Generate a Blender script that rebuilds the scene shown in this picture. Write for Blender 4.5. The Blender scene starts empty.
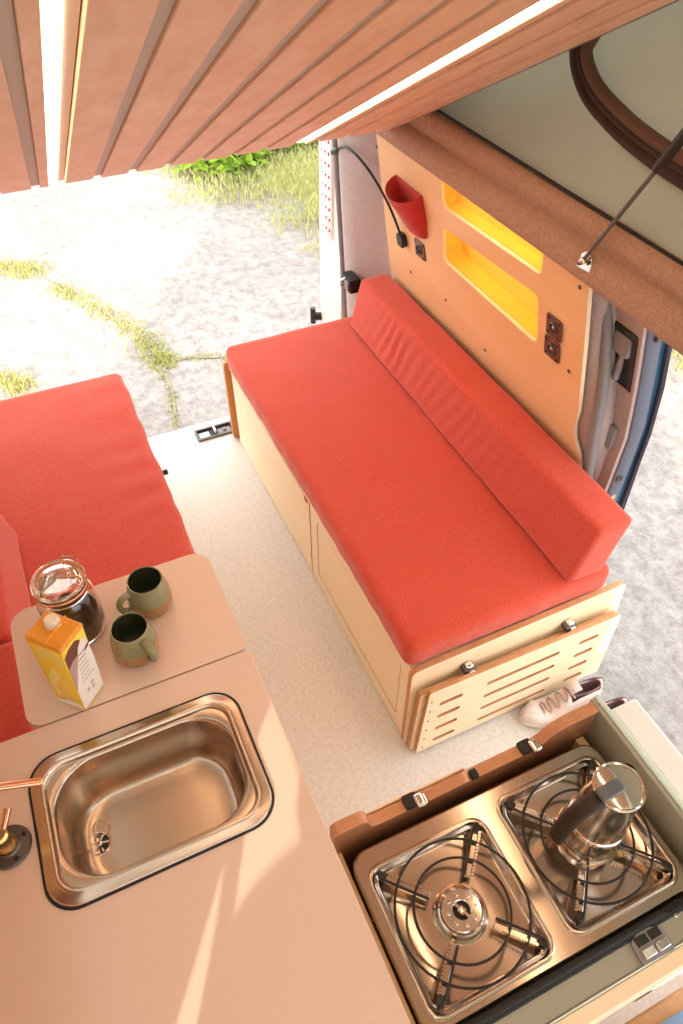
import bpy, bmesh, math, random
from mathutils import Vector, Matrix, noise
random.seed(7)
PI = math.pi
C = bpy.context.scene.collection
R = math.radians

# ------------------------------------------------------------------ helpers
def V(*a): return Vector(a)

def mat(name, col, rough=.5, metal=0., bump=None, var=None, trans=0., emit=None, strength=0., spec=.5, coat=0., sheen=0., ior=1.45, grain=None, alpha_noise=None):
    """procedural principled material; var=(second colour, scale, stretch xyz, contrast); bump=(scale, strength, dist)"""
    m = bpy.data.materials.new(name); m.use_nodes = True
    nt = m.node_tree; b = nt.nodes['Principled BSDF']; L = nt.links.new
    b.inputs['Base Color'].default_value = (*col, 1)
    b.inputs['Roughness'].default_value = rough
    b.inputs['Metallic'].default_value = metal
    b.inputs['Specular IOR Level'].default_value = spec
    b.inputs['IOR'].default_value = ior
    b.inputs['Transmission Weight'].default_value = trans
    b.inputs['Coat Weight'].default_value = coat
    b.inputs['Sheen Weight'].default_value = sheen
    if emit:
        b.inputs['Emission Color'].default_value = (*emit, 1)
        b.inputs['Emission Strength'].default_value = strength
    tc = nt.nodes.new('ShaderNodeTexCoord')
    if var:
        col2, sc, st, con = var
        mp = nt.nodes.new('ShaderNodeMapping'); mp.inputs['Scale'].default_value = st
        L(tc.outputs['Object'], mp.inputs['Vector'])
        n = nt.nodes.new('ShaderNodeTexNoise'); n.inputs['Scale'].default_value = sc
        n.inputs['Detail'].default_value = 8; n.inputs['Roughness'].default_value = .62
        L(mp.outputs[0], n.inputs['Vector'])
        r = nt.nodes.new('ShaderNodeValToRGB')
        r.color_ramp.elements[0].position = .5 - con; r.color_ramp.elements[1].position = .5 + con
        r.color_ramp.elements[0].color = (*col, 1); r.color_ramp.elements[1].color = (*col2, 1)
        L(n.outputs['Fac'], r.inputs['Fac']); L(r.outputs[0], b.inputs['Base Color'])
    if bump:
        sc, st, di = bump
        n2 = nt.nodes.new('ShaderNodeTexNoise'); n2.inputs['Scale'].default_value = sc; n2.inputs['Detail'].default_value = 6
        L(tc.outputs['Object'], n2.inputs['Vector'])
        bp = nt.nodes.new('ShaderNodeBump'); bp.inputs['Strength'].default_value = st; bp.inputs['Distance'].default_value = di
        L(n2.outputs['Fac'], bp.inputs['Height']); L(bp.outputs[0], b.inputs['Normal'])
    return m

def finish(name, bm, m, parent=None, smooth=True, angle=35, bevel=0, bseg=2, mods=None):
    bmesh.ops.recalc_face_normals(bm, faces=bm.faces[:])
    me = bpy.data.meshes.new(name); bm.to_mesh(me); bm.free()
    o = bpy.data.objects.new(name, me); C.objects.link(o)
    ms = m if isinstance(m, (list, tuple)) else [m]
    for x in ms: me.materials.append(x)
    if len(ms) == 1:
        for p in me.polygons: p.material_index = 0
    if bevel:
        md = o.modifiers.new('bevel', 'BEVEL'); md.width = bevel; md.segments = bseg; md.limit_method = 'ANGLE'; md.angle_limit = R(40)
    if smooth:
        for p in me.polygons: p.use_smooth = True
        try: me.set_sharp_from_angle(angle=R(angle))
        except Exception: pass
    if parent is not None: o.parent = parent
    return o

def tag(o, label, cat, group=None, kind=None):
    if label: o['label'] = label
    if cat: o['category'] = cat
    if group: o['group'] = group
    if kind: o['kind'] = kind
    return o

def struct(o, label=None):
    o['kind'] = 'structure'
    if label: o['label'] = label
    return o

def thing(name, label, cat, group=None):
    o = bpy.data.objects.new(name, None); C.objects.link(o); o.empty_display_size = .05
    return tag(o, label, cat, group)

def setbase(root, loc):
    """move the empty to the base of its thing, keep the children where they stand"""
    root.location = loc
    M = Matrix.Translation(loc).inverted()
    for ch in root.children: ch.matrix_parent_inverse = M

def box(bm, x0, x1, y0, y1, z0, z1, M=None):
    vs = [bm.verts.new(V(x, y, z)) for x in (x0, x1) for y in (y0, y1) for z in (z0, z1)]
    for f in ((0,1,3,2),(4,6,7,5),(0,4,5,1),(2,3,7,6),(0,2,6,4),(1,5,7,3)): bm.faces.new([vs[i] for i in f])
    if M is not None:
        for v in vs: v.co = M @ v.co
    return vs

def loft(bm, loops, close=True, cap0=True, cap1=True):
    rows = [[bm.verts.new(V(*p)) for p in lp] for lp in loops]
    n = len(rows[0])
    for a, b in zip(rows, rows[1:]):
        for i in range(n if close else n - 1):
            j = (i + 1) % n
            bm.faces.new((a[i], a[j], b[j], b[i]))
    if cap0: bm.faces.new(rows[0][::-1])
    if cap1: bm.faces.new(rows[-1])
    return rows

def lathe(bm, cx, cy, prof, n=40, cap0=True, cap1=True, ox=0, oy=0):
    return loft(bm, [[(cx + r*math.cos(2*PI*i/n), cy + r*math.sin(2*PI*i/n), z) for i in range(n)] for r, z in prof], True, cap0, cap1)

def tube(bm, pts, r, n=10, closed=False, cap=True):
    pts = [Vector(p) for p in pts]; k = len(pts); rows = []
    rs = r if isinstance(r, (list, tuple)) else [r]*k
    up = None
    for i, p in enumerate(pts):
        if closed: t = (pts[(i+1) % k] - pts[i-1]).normalized()
        else: t = (pts[min(i+1, k-1)] - pts[max(i-1, 0)]).normalized()
        if up is None:
            up = V(0,0,1) if abs(t.z) < .9 else V(1,0,0)
        s = t.cross(up)
        if s.length < 1e-6: s = t.cross(V(0,1,0))
        s.normalize(); u = s.cross(t).normalized(); up = u
        rows.append([bm.verts.new(p + rs[i]*(math.cos(2*PI*j/n)*s + math.sin(2*PI*j/n)*u)) for j in range(n)])
    for i in range(k if closed else k-1):
        a, b = rows[i], rows[(i+1) % k]
        for j in range(n):
            q = (j+1) % n
            bm.faces.new((a[j], a[q], b[q], b[j]))
    if cap and not closed:
        bm.faces.new(rows[0][::-1]); bm.faces.new(rows[-1])

def smoothpath(pts, n=8):
    P = [Vector(p) for p in pts]; out = []
    for i in range(len(P)-1):
        p0, p1, p2, p3 = P[max(i-1,0)], P[i], P[i+1], P[min(i+2, len(P)-1)]
        for k in range(n):
            t = k/n
            out.append(.5*((2*p1) + (p2-p0)*t + (2*p0-5*p1+4*p2-p3)*t*t + (3*p1-p0-3*p2+p3)*t**3))
    out.append(P[-1]); return out

def rrect(x0, x1, y0, y1, r, n=6):
    """points of a rounded rectangle, counter-clockwise; r one radius or four (corner order x1y1, x0y1, x0y0, x1y0)"""
    rr = r if isinstance(r, (list, tuple)) else [r]*4
    out = []
    for (cx, cy, a0), q in zip(((x1,y1,0),(x0,y1,90),(x0,y0,180),(x1,y0,270)), rr):
        sx = -1 if cx == x1 else 1; sy = -1 if cy == y1 else 1
        for k in range(n+1):
            a = R(a0 + 90*k/n)
            out.append((cx + sx*q + q*math.cos(a), cy + sy*q + q*math.sin(a)))
    return out

def plate(bm, outer, holes, th, M):
    """flat plate with holes: outline points in (u, v); thickness th along +w, placed by matrix M"""
    e = []; vs_all = []
    for lp in [outer] + list(holes):
        vs = [bm.verts.new((u, v, 0)) for u, v in lp]; vs_all += vs
        for i in range(len(vs)): e.append(bm.edges.new((vs[i], vs[(i+1) % len(vs)])))
    r = bmesh.ops.triangle_fill(bm, edges=e, use_beauty=True, use_dissolve=False)
    fs = [g for g in r['geom'] if isinstance(g, bmesh.types.BMFace)]
    before = set(bm.faces)
    ex = bmesh.ops.extrude_face_region(bm, geom=fs)
    caps = set(g for g in ex['geom'] if isinstance(g, bmesh.types.BMFace))
    for f_ in bm.faces:
        if f_ not in before and f_ not in caps: f_.material_index = 1
    nv = [g for g in ex['geom'] if isinstance(g, bmesh.types.BMVert)]
    for v in nv: v.co.z += th
    for v in vs_all + nv: v.co = M @ v.co

def frame(o, u, v):
    u = Vector(u).normalized(); v = Vector(v).normalized(); w = u.cross(v)
    m = Matrix((u, v, w)).transposed().to_4x4(); m.translation = Vector(o); return m

def frame_in(o, u, v):
    """as frame(), third axis turned round (towards the room for the right wall)"""
    return frame(o, u, v) @ Matrix.Scale(-1, 4, (0,0,1))

def rbox(bm, x0, x1, y0, y1, z0, z1, r, n=(24, 24, 6), fn=None, M=None):
    """rounded soft box with n segments per axis; fn(p, uvw) may displace"""
    c = V((x0+x1)/2, (y0+y1)/2, (z0+z1)/2); h = V((x1-x0)/2, (y1-y0)/2, (z1-z0)/2)
    g = {}
    def vert(i, j, k):
        key = (i, j, k)
        if key in g: return g[key]
        q = V(*[h[a]*(2*(i, j, k)[a]/n[a]-1) for a in range(3)])
        # crowd rows towards the edges
        inner = V(*[max(-(h[a]-r), min(h[a]-r, q[a])) for a in range(3)])
        d = q - inner
        p = inner + d.normalized()*r if d.length > 1e-9 else q
        uvw = V(*[q[a]/h[a] for a in range(3)])
        p = c + p
        if fn: p = fn(p, uvw)
        if M is not None: p = M @ p
        g[key] = bm.verts.new(p); return g[key]
    for a in range(3):
        b, d = (a+1) % 3, (a+2) % 3
        for side in (0, n[a]):
            for i in range(n[b]):
                for j in range(n[d]):
                    q = []
                    for (di, dj) in ((0,0),(1,0),(1,1),(0,1)):
                        t = [0,0,0]; t[a] = side; t[b] = i+di; t[d] = j+dj; q.append(vert(*t))
                    bm.faces.new(q if side else q[::-1])

def grid(bm, us, vs, fn):
    rows = [[bm.verts.new(fn(u, v)) for u in us] for v in vs]
    for a, b in zip(rows, rows[1:]):
        for i in range(len(us)-1): bm.faces.new((a[i], a[i+1], b[i+1], b[i]))

def lin(a, b, n): return [a + (b-a)*i/n for i in range(n+1)]

# ------------------------------------------------------------------ materials
RED   = mat('red wool fabric', (.52,.050,.022), .85, bump=(420,.5,.002), var=((.66,.085,.043), 210,(1,1,1),.16), sheen=.25)
REDD  = mat('dark red felt', (.50,.030,.025), .9, bump=(600,.4,.002), sheen=.2)
PLYW  = mat('pale birch plywood', (.84,.62,.37), .45, var=((.78,.53,.29), 3.5,(1,5,8),.28))
PLYB  = mat('light birch plywood', (.94,.79,.57), .45, var=((.89,.71,.47), 3,(1.2,6,9),.3))
PLYE  = mat('birch plywood edge', (.62,.33,.16), .55, var=((.48,.22,.09), 90,(.15,.15,5),.2))
PLYR  = mat('red brown plywood', (.46,.22,.11), .3, var=((.38,.16,.08), 4,(6,1,6),.3), coat=.3)
PLYR2 = mat('red brown plywood edge', (.62,.30,.16), .35, var=((.50,.22,.10), 60,(4,1,1),.25), coat=.3)
WALLP = mat('oiled plywood wall', (.86,.56,.30), .45, var=((.80,.46,.22), 3,(1,3,5),.3))
SLAT  = mat('beech faced plywood slat', (.94,.66,.48), .5, var=((.80,.49,.32), 4,(1.5,7,5),.22))
GROOV = mat('grey brown batten', (.56,.50,.46), .6)
NICHE = mat('plywood with painted glow', (.98,.66,.10), .4, var=((.96,.56,.07), 4,(1,3,4),.3))  # yellow lamp glow of the niches put into the plywood colour
VINYL = mat('speckled grey vinyl', (.76,.75,.72), .45, var=((.66,.64,.60), 90,(1,1,1),.12), bump=(300,.05,.001))
CARP  = mat('grey brown felt carpet', (.56,.36,.26), .95, bump=(500,.8,.004), var=((.38,.23,.16), 160,(1,1,1),.2))
CARPG = mat('grey felt carpet', (.58,.49,.47), .95, bump=(500,.8,.004), var=((.45,.37,.36), 160,(1,1,1),.2))
WORK  = mat('cream laminate', (.78,.61,.525), .38, spec=.4)
EDGE  = mat('dark laminate edge', (.20,.12,.08), .5)
STEEL = mat('brushed stainless steel', (.60,.50,.41), .26, 1., bump=(700,.02,.0004))  # orange reflection of the slats put into the steel colour
STEELP= mat('polished stainless steel', (.58,.50,.43), .16, 1.)  # same warm ceiling reflection tinted into the base colour
CHROME= mat('chrome', (.80,.77,.74), .08, 1.)
COPPER= mat('copper', (.80,.42,.26), .2, 1.)
BRASS = mat('brass', (.75,.52,.22), .28, 1.)
DKMET = mat('dark grey metal', (.16,.145,.14), .42, .8)
BLACK = mat('black plastic', (.015,.014,.014), .4)
RUBB  = mat('black rubber', (.012,.012,.013), .6)
GREYP = mat('grey plastic', (.26,.25,.26), .45)
SEAL  = mat('grey rubber seal', (.22,.21,.22), .55)
WIRE  = mat('dark enamelled wire', (.03,.025,.022), .35, .3)
BLUE  = mat('blue grey car paint', (.12,.145,.21), .3, .2, coat=.5)
BLUED = mat('deep blue car paint', (.025,.11,.21), .3, .2, coat=.5)
NAVY  = mat('dark navy car paint', (.035,.03,.05), .35, coat=.4)
WHITEB= mat('white car paint', (.85,.83,.78), .35, coat=.4)
MINT  = mat('mint green painted board', (.60,.76,.70), .4)
MINTG = mat('grey green painted board', (.36,.36,.29), .45)
CANV  = mat('sage tent canvas', (.31,.285,.205), .9, bump=(60,.15,.004), var=((.25,.23,.165), 6,(1,1,2),.35))
ZIP   = mat('dark brown zip band', (.05,.022,.016), .6, bump=(700,.7,.003))
ZIPT  = mat('brown zip teeth', (.20,.11,.07), .6, bump=(900,1,.004))
CREAM = mat('cream shoe canvas', (.78,.66,.62), .85, bump=(700,.3,.001))
SOLE  = mat('white shoe rubber', (.86,.80,.76), .5)
SHOEIN= mat('mauve shoe lining', (.34,.22,.24), .9)
LACE  = mat('shoe lace cotton', (.50,.34,.29), .9)
GLAZG = mat('green stoneware glaze', (.20,.20,.10), .25, var=((.32,.30,.17), 30,(1,1,1),.25), coat=.4)
GLAZB = mat('ochre stoneware glaze', (.40,.20,.07), .3, var=((.30,.17,.07), 40,(1,1,1),.25), coat=.3)
GLAZD = mat('dark green inner glaze', (.05,.06,.035), .25, coat=.4)
GLASS = mat('clear glass', (1,.97,.95), .02, trans=1., ior=1.45)
COFF  = mat('ground coffee', (.045,.018,.010), .9, bump=(300,.8,.004))
SEALO = mat('orange rubber ring', (.85,.42,.20), .5)
YELL  = mat('yellow carton', (.90,.60,.02), .35, var=((.95,.72,.10), 25,(1,1,.5),.2))
ORNG  = mat('orange carton top', (.72,.25,.02), .3, var=((.85,.38,.05), 40,(1,1,1),.2))
WHITE = mat('white carton print', (.86,.80,.74), .4)
BROWN = mat('brown carton print', (.16,.05,.04), .4)
LILAC = mat('mauve carton print', (.48,.30,.30), .4)
INK   = mat('dark print ink', (.10,.06,.06), .5)
CAPM  = mat('cream cap plastic', (.85,.75,.62), .35)
BROWNP= mat('dark brown handle plastic', (.030,.015,.009), .5)
TAILR = mat('red lamp lens', (.55,.02,.03), .25, coat=.5)
DENIM = mat('blue denim', (.16,.24,.38), .9, bump=(600,.5,.002))
LED   = mat('led strip', (1,.9,.7), .5, emit=(1.0,.67,.40), strength=9)

def grassmat(name, c1, c2):
    return mat(name, c1, .7, var=(c2, 1.5,(1,1,1),.25))
GRASS = grassmat('meadow grass', (.46,.48,.20), (.60,.55,.32))
WEED  = grassmat('dry weed', (.46,.45,.16), (.62,.55,.28))
LEAF  = grassmat('bush leaf', (.26,.48,.05), (.40,.56,.09))

def ground_mat():
    m = mat('weathered concrete', (.55,.50,.48), .95)
    nt = m.node_tree; L = nt.links.new; b = nt.nodes['Principled BSDF']
    tc = nt.nodes.new('ShaderNodeTexCoord')
    n1 = nt.nodes.new('ShaderNodeTexNoise'); n1.inputs['Scale'].default_value = 14; n1.inputs['Detail'].default_value = 10; n1.inputs['Roughness'].default_value = .75
    n2 = nt.nodes.new('ShaderNodeTexNoise'); n2.inputs['Scale'].default_value = 1.3; n2.inputs['Detail'].default_value = 6
    r = nt.nodes.new('ShaderNodeValToRGB'); r.color_ramp.elements[0].position = .32; r.color_ramp.elements[1].position = .62
    r.color_ramp.elements[0].color = (.25,.225,.21,1); r.color_ramp.elements[1].color = (.50,.465,.44,1)
    r2 = nt.nodes.new('ShaderNodeValToRGB'); r2.color_ramp.elements[0].position = .35; r2.color_ramp.elements[1].position = .65
    r2.color_ramp.elements[0].color = (.82,.80,.79,1); r2.color_ramp.elements[1].color = (1,1,1,1)
    mx = nt.nodes.new('ShaderNodeMixRGB'); mx.blend_type = 'MULTIPLY'; mx.inputs[0].default_value = 1
    for n in (n1, n2): L(tc.outputs['Object'], n.inputs['Vector'])
    L(n1.outputs['Fac'], r.inputs['Fac']); L(n2.outputs['Fac'], r2.inputs['Fac'])
    L(r.outputs[0], mx.inputs[1]); L(r2.outputs[0], mx.inputs[2]); L(mx.outputs[0], b.inputs['Base Color'])
    bp = nt.nodes.new('ShaderNodeBump'); bp.inputs['Strength'].default_value = .8; bp.inputs['Distance'].default_value = .03
    L(n1.outputs['Fac'], bp.inputs['Height']); L(bp.outputs[0], b.inputs['Normal'])
    return m
GROUND = ground_mat()

# canvas lets daylight through: add a translucent share
def add_translucent(m, col, f):
    nt = m.node_tree; L = nt.links.new; out = nt.nodes['Material Output']; b = nt.nodes['Principled BSDF']
    t = nt.nodes.new('ShaderNodeBsdfTranslucent'); t.inputs['Color'].default_value = (*col, 1)
    mx = nt.nodes.new('ShaderNodeMixShader'); mx.inputs[0].default_value = f
    L(b.outputs[0], mx.inputs[1]); L(t.outputs[0], mx.inputs[2]); L(mx.outputs[0], out.inputs['Surface'])
add_translucent(CANV, (.34,.33,.24), .25)
for g in (GRASS, WEED, LEAF): add_translucent(g, (.45,.50,.08), .35)

# ------------------------------------------------------------------ setting
# --- outdoors
bm = bmesh.new(); grid(bm, lin(-8, 14, 44), lin(-12, 10, 44), lambda x, y: V(x, y, -.5 + .012*noise.noise(V(x*.8, y*.8, 0))))
struct(finish('ground', bm, GROUND), 'pale weathered concrete ground outside the van')

def blades(bm, spots, hmin, hmax, w, lean=.5):
    for (x, y, z) in spots:
        h = random.uniform(hmin, hmax); a = random.uniform(0, 2*PI); l = random.uniform(.1, lean)*h
        dx, dy = math.cos(a), math.sin(a); s = V(-dy, dx, 0)*w*random.uniform(.6, 1.3)
        b = V(x, y, z); m_ = b + V(dx*l*.35, dy*l*.35, h*.6); t = b + V(dx*l, dy*l, h)
        q = [bm.verts.new(p) for p in (b - s, b + s, m_ + s*.7, m_ - s*.7, t)]
        bm.faces.new((q[0], q[1], q[2], q[3])); bm.faces.new((q[3], q[2], q[4]))

def edge_y(x):      # right-hand limit of the concrete behind the van
    return -1.95 + (x-4.8)*.42 if x > 4.0 else -2.3 - (4.0-x)*.55
bm = bmesh.new()
grid(bm, lin(0, 1, 30), lin(3.4, 13, 30), lambda t, x: V(x, edge_y(x) + .1*noise.noise(V(x*2, 0, 3)) - t*7, -.53 + .065*min(1, t*6) + .25*t + .03*noise.noise(V(x*1.5, t*9, 0))))
GRB = mat('mossy soil', (.34,.33,.12), .95, var=((.46,.42,.20), 3,(1,1,1),.3), bump=(40,.6,.02))
struct(finish('ground_verge', bm, GRB), 'mossy grass verge beyond the concrete')
bm = bmesh.new(); sp = []
for _ in range(34000):
    x = random.uniform(3.6, 9.5); d = abs(random.gauss(0, 1.3)); 
    y = edge_y(x) - d + .5*noise.noise(V(x*2.2,0,3)) + random.uniform(-.3, .3)
    sp.append((x, y, -.49 + .03*min(1, d) + .25*d/7))
blades(bm, sp, .02, .075, .006, .8)
tag(finish('grass', bm, GRASS, smooth=False), 'sunlit grass covering the verge behind the van', 'grass', kind='stuff')
bm = bmesh.new()
for _ in range(4200):
    cx, cy, rr = random.choice(((6.25,-1.75,.40),(6.5,-2.35,.45),(7.0,-1.9,.4),(6.3,-2.75,.3)))
    d = V(random.gauss(0,1), random.gauss(0,1), abs(random.gauss(0,.8))).normalized()*rr*random.uniform(.5,1)
    p = V(cx, cy, -.45) + V(d.x, d.y, d.z*.8)
    t = V(random.uniform(-1,1), random.uniform(-1,1), random.uniform(-.3,1)).normalized(); s = t.cross(V(0,0,1)).normalized()*.035
    q = [bm.verts.new(z) for z in (p, p + t*.05 + s, p + t*.11, p + t*.05 - s)]; bm.faces.new(q)
tag(finish('bush', bm, LEAF, smooth=False), 'low green leafy weeds on the verge just under the slatted ceiling', 'bush', kind='stuff')
def weed_line(name, pts, n, wid, label, h=.06, m=WEED):
    bm = bmesh.new(); sp = []; P = smoothpath([V(x, y, 0) for x, y in pts], 10)
    for _ in range(n):
        p = random.choice(P) + V(random.gauss(0, wid), random.gauss(0, wid), 0)
        sp.append((p.x, p.y, -.5))
    blades(bm, sp, .008, h*.7, .005, .9)
    return tag(finish(name, bm, m, smooth=False), label, 'weeds', kind='stuff')
weed_line('weed_strip', [(5.25,.3),(5.1,.1),(5.02,-.02)], 700, .06, 'small weed patch in the concrete at the left edge of the picture')
weed_line('weed_strip', [(4.72,-.11),(4.4,-.28),(4.0,-.44),(3.72,-.50),(3.6,-.52)], 1500, .045, 'long diagonal weed line in the concrete crack behind the van')
weed_line('weed_strip', [(3.95,.45),(3.8,.32),(3.7,.25)], 500, .04, 'weed patch just above the left bed cushion')
weed_line('weed_strip', [(3.62,-.5),(3.60,-.65),(3.55,-.8),(3.5,-.9)], 260, .02, 'thin weed line running towards the right bench corner', .03)
weed_line('weed_strip', [(3.5,-.48),(3.35,-.49),(3.2,-.46),(3.0,-.43)], 200, .015, 'sparse dry weeds in the crack near the rear sill', .03)
weed_line('weed_strip', [(2.2,-3.35),(2.5,-3.4),(2.9,-3.4)], 900, .12, 'grass patch outside past the open sliding door', .09, GRASS)
# cracks: shallow grooves filled with soil
SOIL = mat('crack soil', (.22,.19,.14), .95, var=((.38,.34,.28), 30,(1,1,1),.2))
def crack(pts, w, nm='ground_crack'):
    bm = bmesh.new(); P = smoothpath([V(x, y, 0) for x, y in pts], 8); L, Rr = [], []
    for i, p in enumerate(P):
        t = (P[min(i+1, len(P)-1)] - P[max(i-1, 0)]).normalized(); s = V(-t.y, t.x, 0)
        ww = w*(.5 + abs(noise.noise(p*7)))
        j = .03*noise.noise(p*5 + V(3,1,0))
        zz = -.5 + .012*noise.noise(V(p.x*.8, p.y*.8, 0)) + .004
        L.append(bm.verts.new(V(p.x, p.y, zz) + s*(ww + j))); Rr.append(bm.verts.new(V(p.x, p.y, zz) + s*(-ww + j)))
    for i in range(len(P)-1): bm.faces.new((L[i], L[i+1], Rr[i+1], Rr[i]))
    return bm
bm = crack([(5.4,.35),(5.0,-.02),(4.35,-.3),(3.8,-.5),(3.6,-.52),(3.35,-.49),(3.0,-.43),(2.6,-.46)], .012)
struct(finish('ground_crack', bm, SOIL), 'dark crack in the concrete'); 
bm = crack([(3.62,-.5),(3.58,-.7),(3.5,-.9),(3.45,-1.2)], .01); struct(finish('ground_crack', bm, SOIL), 'dark crack in the concrete')

# --- van floor
bm = bmesh.new(); plate(bm, [(-.7,-1.12),(.735,-1.12),(.765,-1.18),(2.31,-1.18),(2.33,-.6),(2.335,-.25),(2.30,.3),(2.30,.56),(-.7,.56)], [], .035, frame((0,0,-.035),(1,0,0),(0,1,0)))
struct(finish('floor', bm, VINYL, bevel=.004), 'pale speckled grey vinyl floor of the van')
bm = bmesh.new(); box(bm, 2.30, 2.40, -1.15, .56, -.10, -.037); box(bm, 2.337, 2.40, -1.15, .56, -.10, -.006)
struct(finish('trim_1', bm, WHITEB, bevel=.006), 'white rear sill below the tailgate opening')
bm = bmesh.new(); box(bm, -.7, 2.30, -1.11, -1.0, -.30, -.037); box(bm, -.7, 2.3, -1.0, .6, -.22, -.037)
struct(finish('trim_2', bm, NAVY, bevel=.01), 'dark sill under the floor')

# --- right wall: plywood panel with two niches. plane through y=-1.17,z=.65 leaning inward
WU = V(0,.2,1).normalized()
def wall(x, z, d=0):        # point on the panel surface (d: towards the room)
    return V(x, -1.17 + .2*(z-.65), z) + d*V(0,1,-.2).normalized()
WM = frame_in(wall(0, .65), (1,0,0), WU)                         # local u=x, v=up the panel, w = u x v
k = math.sqrt(1.04)
def vv(z): return (z-.65)*k
outer = [(2.13, vv(.35)),(2.125, vv(.7)),(2.085, vv(1.17)),(1.063, vv(1.19)),(1.058, vv(1.0)),(1.056, vv(.80)),(1.066, vv(.745)),(1.062, vv(.70)),(1.037, vv(.655)),(1.03, vv(.62)),(1.03, vv(.35))]
def quad_r(pts, r, n=5):
    """rounded polygon through given corners"""
    out = []; m_ = len(pts)
    for i in range(m_):
        p = Vector(pts[i]); a = (Vector(pts[i-1]) - p).normalized(); b = (Vector(pts[(i+1) % m_]) - p).normalized()
        p0 = p + a*r; p1 = p + b*r
        for kk in range(n+1):
            t = kk/n; out.append(tuple((1-t)**2*p0 + 2*t*(1-t)*p + t*t*p1))
    return out
h1 = quad_r([(1.695, vv(1.16)),(1.70, vv(1.075)),(1.232, vv(1.098)),(1.228, vv(1.183))], .022)
h2 = quad_r([(1.703, vv(1.012)),(1.718, vv(.90)),(1.24, vv(.895)),(1.24, vv(1.038))], .026)
bm = bmesh.new(); plate(bm, outer, [h1, h2], -.012, WM)
wr = struct(finish('wall_right', bm, [WALLP, PLYB], angle=30, bevel=.0015), 'plywood side panel with two open niches')
def niche(hole, depth):
    bm = bmesh.new()
    n = len(hole); cu = sum(p[0] for p in hole)/n; cv = sum(p[1] for p in hole)/n
    loops = []
    for s, w in ((1.004, -.0125),(1.004, -depth+.01),(.985, -depth),(.93, -depth-.001)):
        loops.append([tuple(WM @ V(cu + (p[0]-cu)*s, cv + (p[1]-cv)*s, w)) for p in hole])
    loft(bm, loops, True, False, True)
    return finish('niche', bm, NICHE, wr, angle=50)
niche(h1, .045); niche(h2, .062)
NLED2 = mat('upper niche light strip', (1,.9,.6), .5, emit=(1.0,.80,.42), strength=8)
NLED = mat('niche light strip', (1,.9,.6), .5, emit=(1.0,.80,.42), strength=8)
for (xa, za), (xb, zb) in (((1.66,1.1455),(1.26,1.1465)),((1.68,1.009),(1.265,1.032))):      # light strips hidden behind the top edge of each niche
    bm = bmesh.new()
    loft(bm, [[tuple(WM @ V(u, vv(z) + o_, w)) for u, z, w in ((xa,za,-.0135),(xb,zb,-.0135),(xb,zb,-.019),(xa,za,-.019))] for o_ in (0, .002)])
    finish('niche_light', bm, NLED if za < 1.1 else NLED2, wr, smooth=False)
# panel screws
for x, z in ((2.094,1.104),(1.955,.739),(1.495,.71),(1.091,1.143),(1.104,.899),(1.72,.76)):
    bm = bmesh.new(); p = wall(x, z, .0); f = frame_in(p, (1,0,0), WU)
    loft(bm, [[tuple(f @ V(r*math.cos(a*PI/6), r*math.sin(a*PI/6), w)) for a in range(12)] for r, w in ((.0055,-.001),(.0055,.0015),(.003,.0022),(.002,.001))], True, True, True)
    finish('screw', bm, DKMET, wr)
# outer skin of the van side behind the panel
bm = bmesh.new()
for z0, z1, o0, o1 in ((-.3,.35,-1.31,-1.31),(.35,1.25,-1.31,-1.20)):
    pass
grid(bm, [1.1, 2.36], [-.3,.0,.35,.7,1.0,1.3], lambda x, z: V(x, -1.32 + .06*max(0,(z-.5)), z))
o = finish('wall_outer', bm, BLUE); struct(o, 'blue outer skin of the van side')
md = o.modifiers.new('t', 'SOLIDIFY'); md.thickness = .01

# --- rear pillar, carpeted, with rubber seal and white body corner
bm = bmesh.new(); loops = []
for z, y0, y1 in ((.05,-1.19,-1.105),(.32,-1.19,-1.092),(.66,-1.175,-1.072),(.85,-1.14,-1.06),(1.02,-1.105,-1.050),(1.2,-1.07,-1.035)):
    loops.append([(2.06,y0-.02,z),(2.128,y0+.004,z),(2.17,y0+.03,z),(2.24,y1-.012,z),(2.29,y1,z),(2.325,y1-.002,z),(2.345,y1-.012,z),(2.35,y1-.03,z),(2.35,y1-.17,z),(2.06,y1-.17,z)])
loft(bm, loops)
struct(finish('trim_3', bm, CARPG, angle=70), 'felt covered rear pillar')
bm = bmesh.new()
tube(bm, smoothpath([(2.362,-1.115,.05),(2.362,-1.102,.32),(2.362,-1.084,.66),(2.362,-1.072,.85),(2.362,-1.062,1.02),(2.362,-1.047,1.2)], 6), .013, 10)
struct(finish('trim_4', bm, SEAL), 'rubber seal along the rear pillar')
bm = bmesh.new(); loops = []
for z, y in ((-.1,-1.085),(.28,-1.08),(.66,-1.083),(.95,-1.088),(1.02,-1.085),(1.2,-1.075)):
    loops.append([(2.372,y-.002,z),(2.40,y-.004,z),(2.50,y,z),(2.555,y+.006,z),(2.575,y,z),(2.58,y-.02,z),(2.58,y-.2,z),(2.366,y-.2,z),(2.366,y-.02,z)])
loft(bm, loops)
struct(finish('trim_5', bm, WHITEB, angle=60), 'white rear body corner')
t = thing('tail_light', 'red and white spotted tail light on the white rear body corner', 'light')
bm = bmesh.new(); loops = []
for z in (.64,.66,.8,.95,1.03,1.05):
    y = -1.084; w = .0 if z in (.64, 1.05) else .006
    loops.append([(2.44,y-.004,z),(2.445,y+w,z),(2.50,y+.003+w,z),(2.54,y+.006+w,z),(2.545,y-.004,z)])
loft(bm, loops); finish('lens', bm, mat('pale lamp lens', (.86,.80,.78), .3, coat=.5), t, angle=60)
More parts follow.
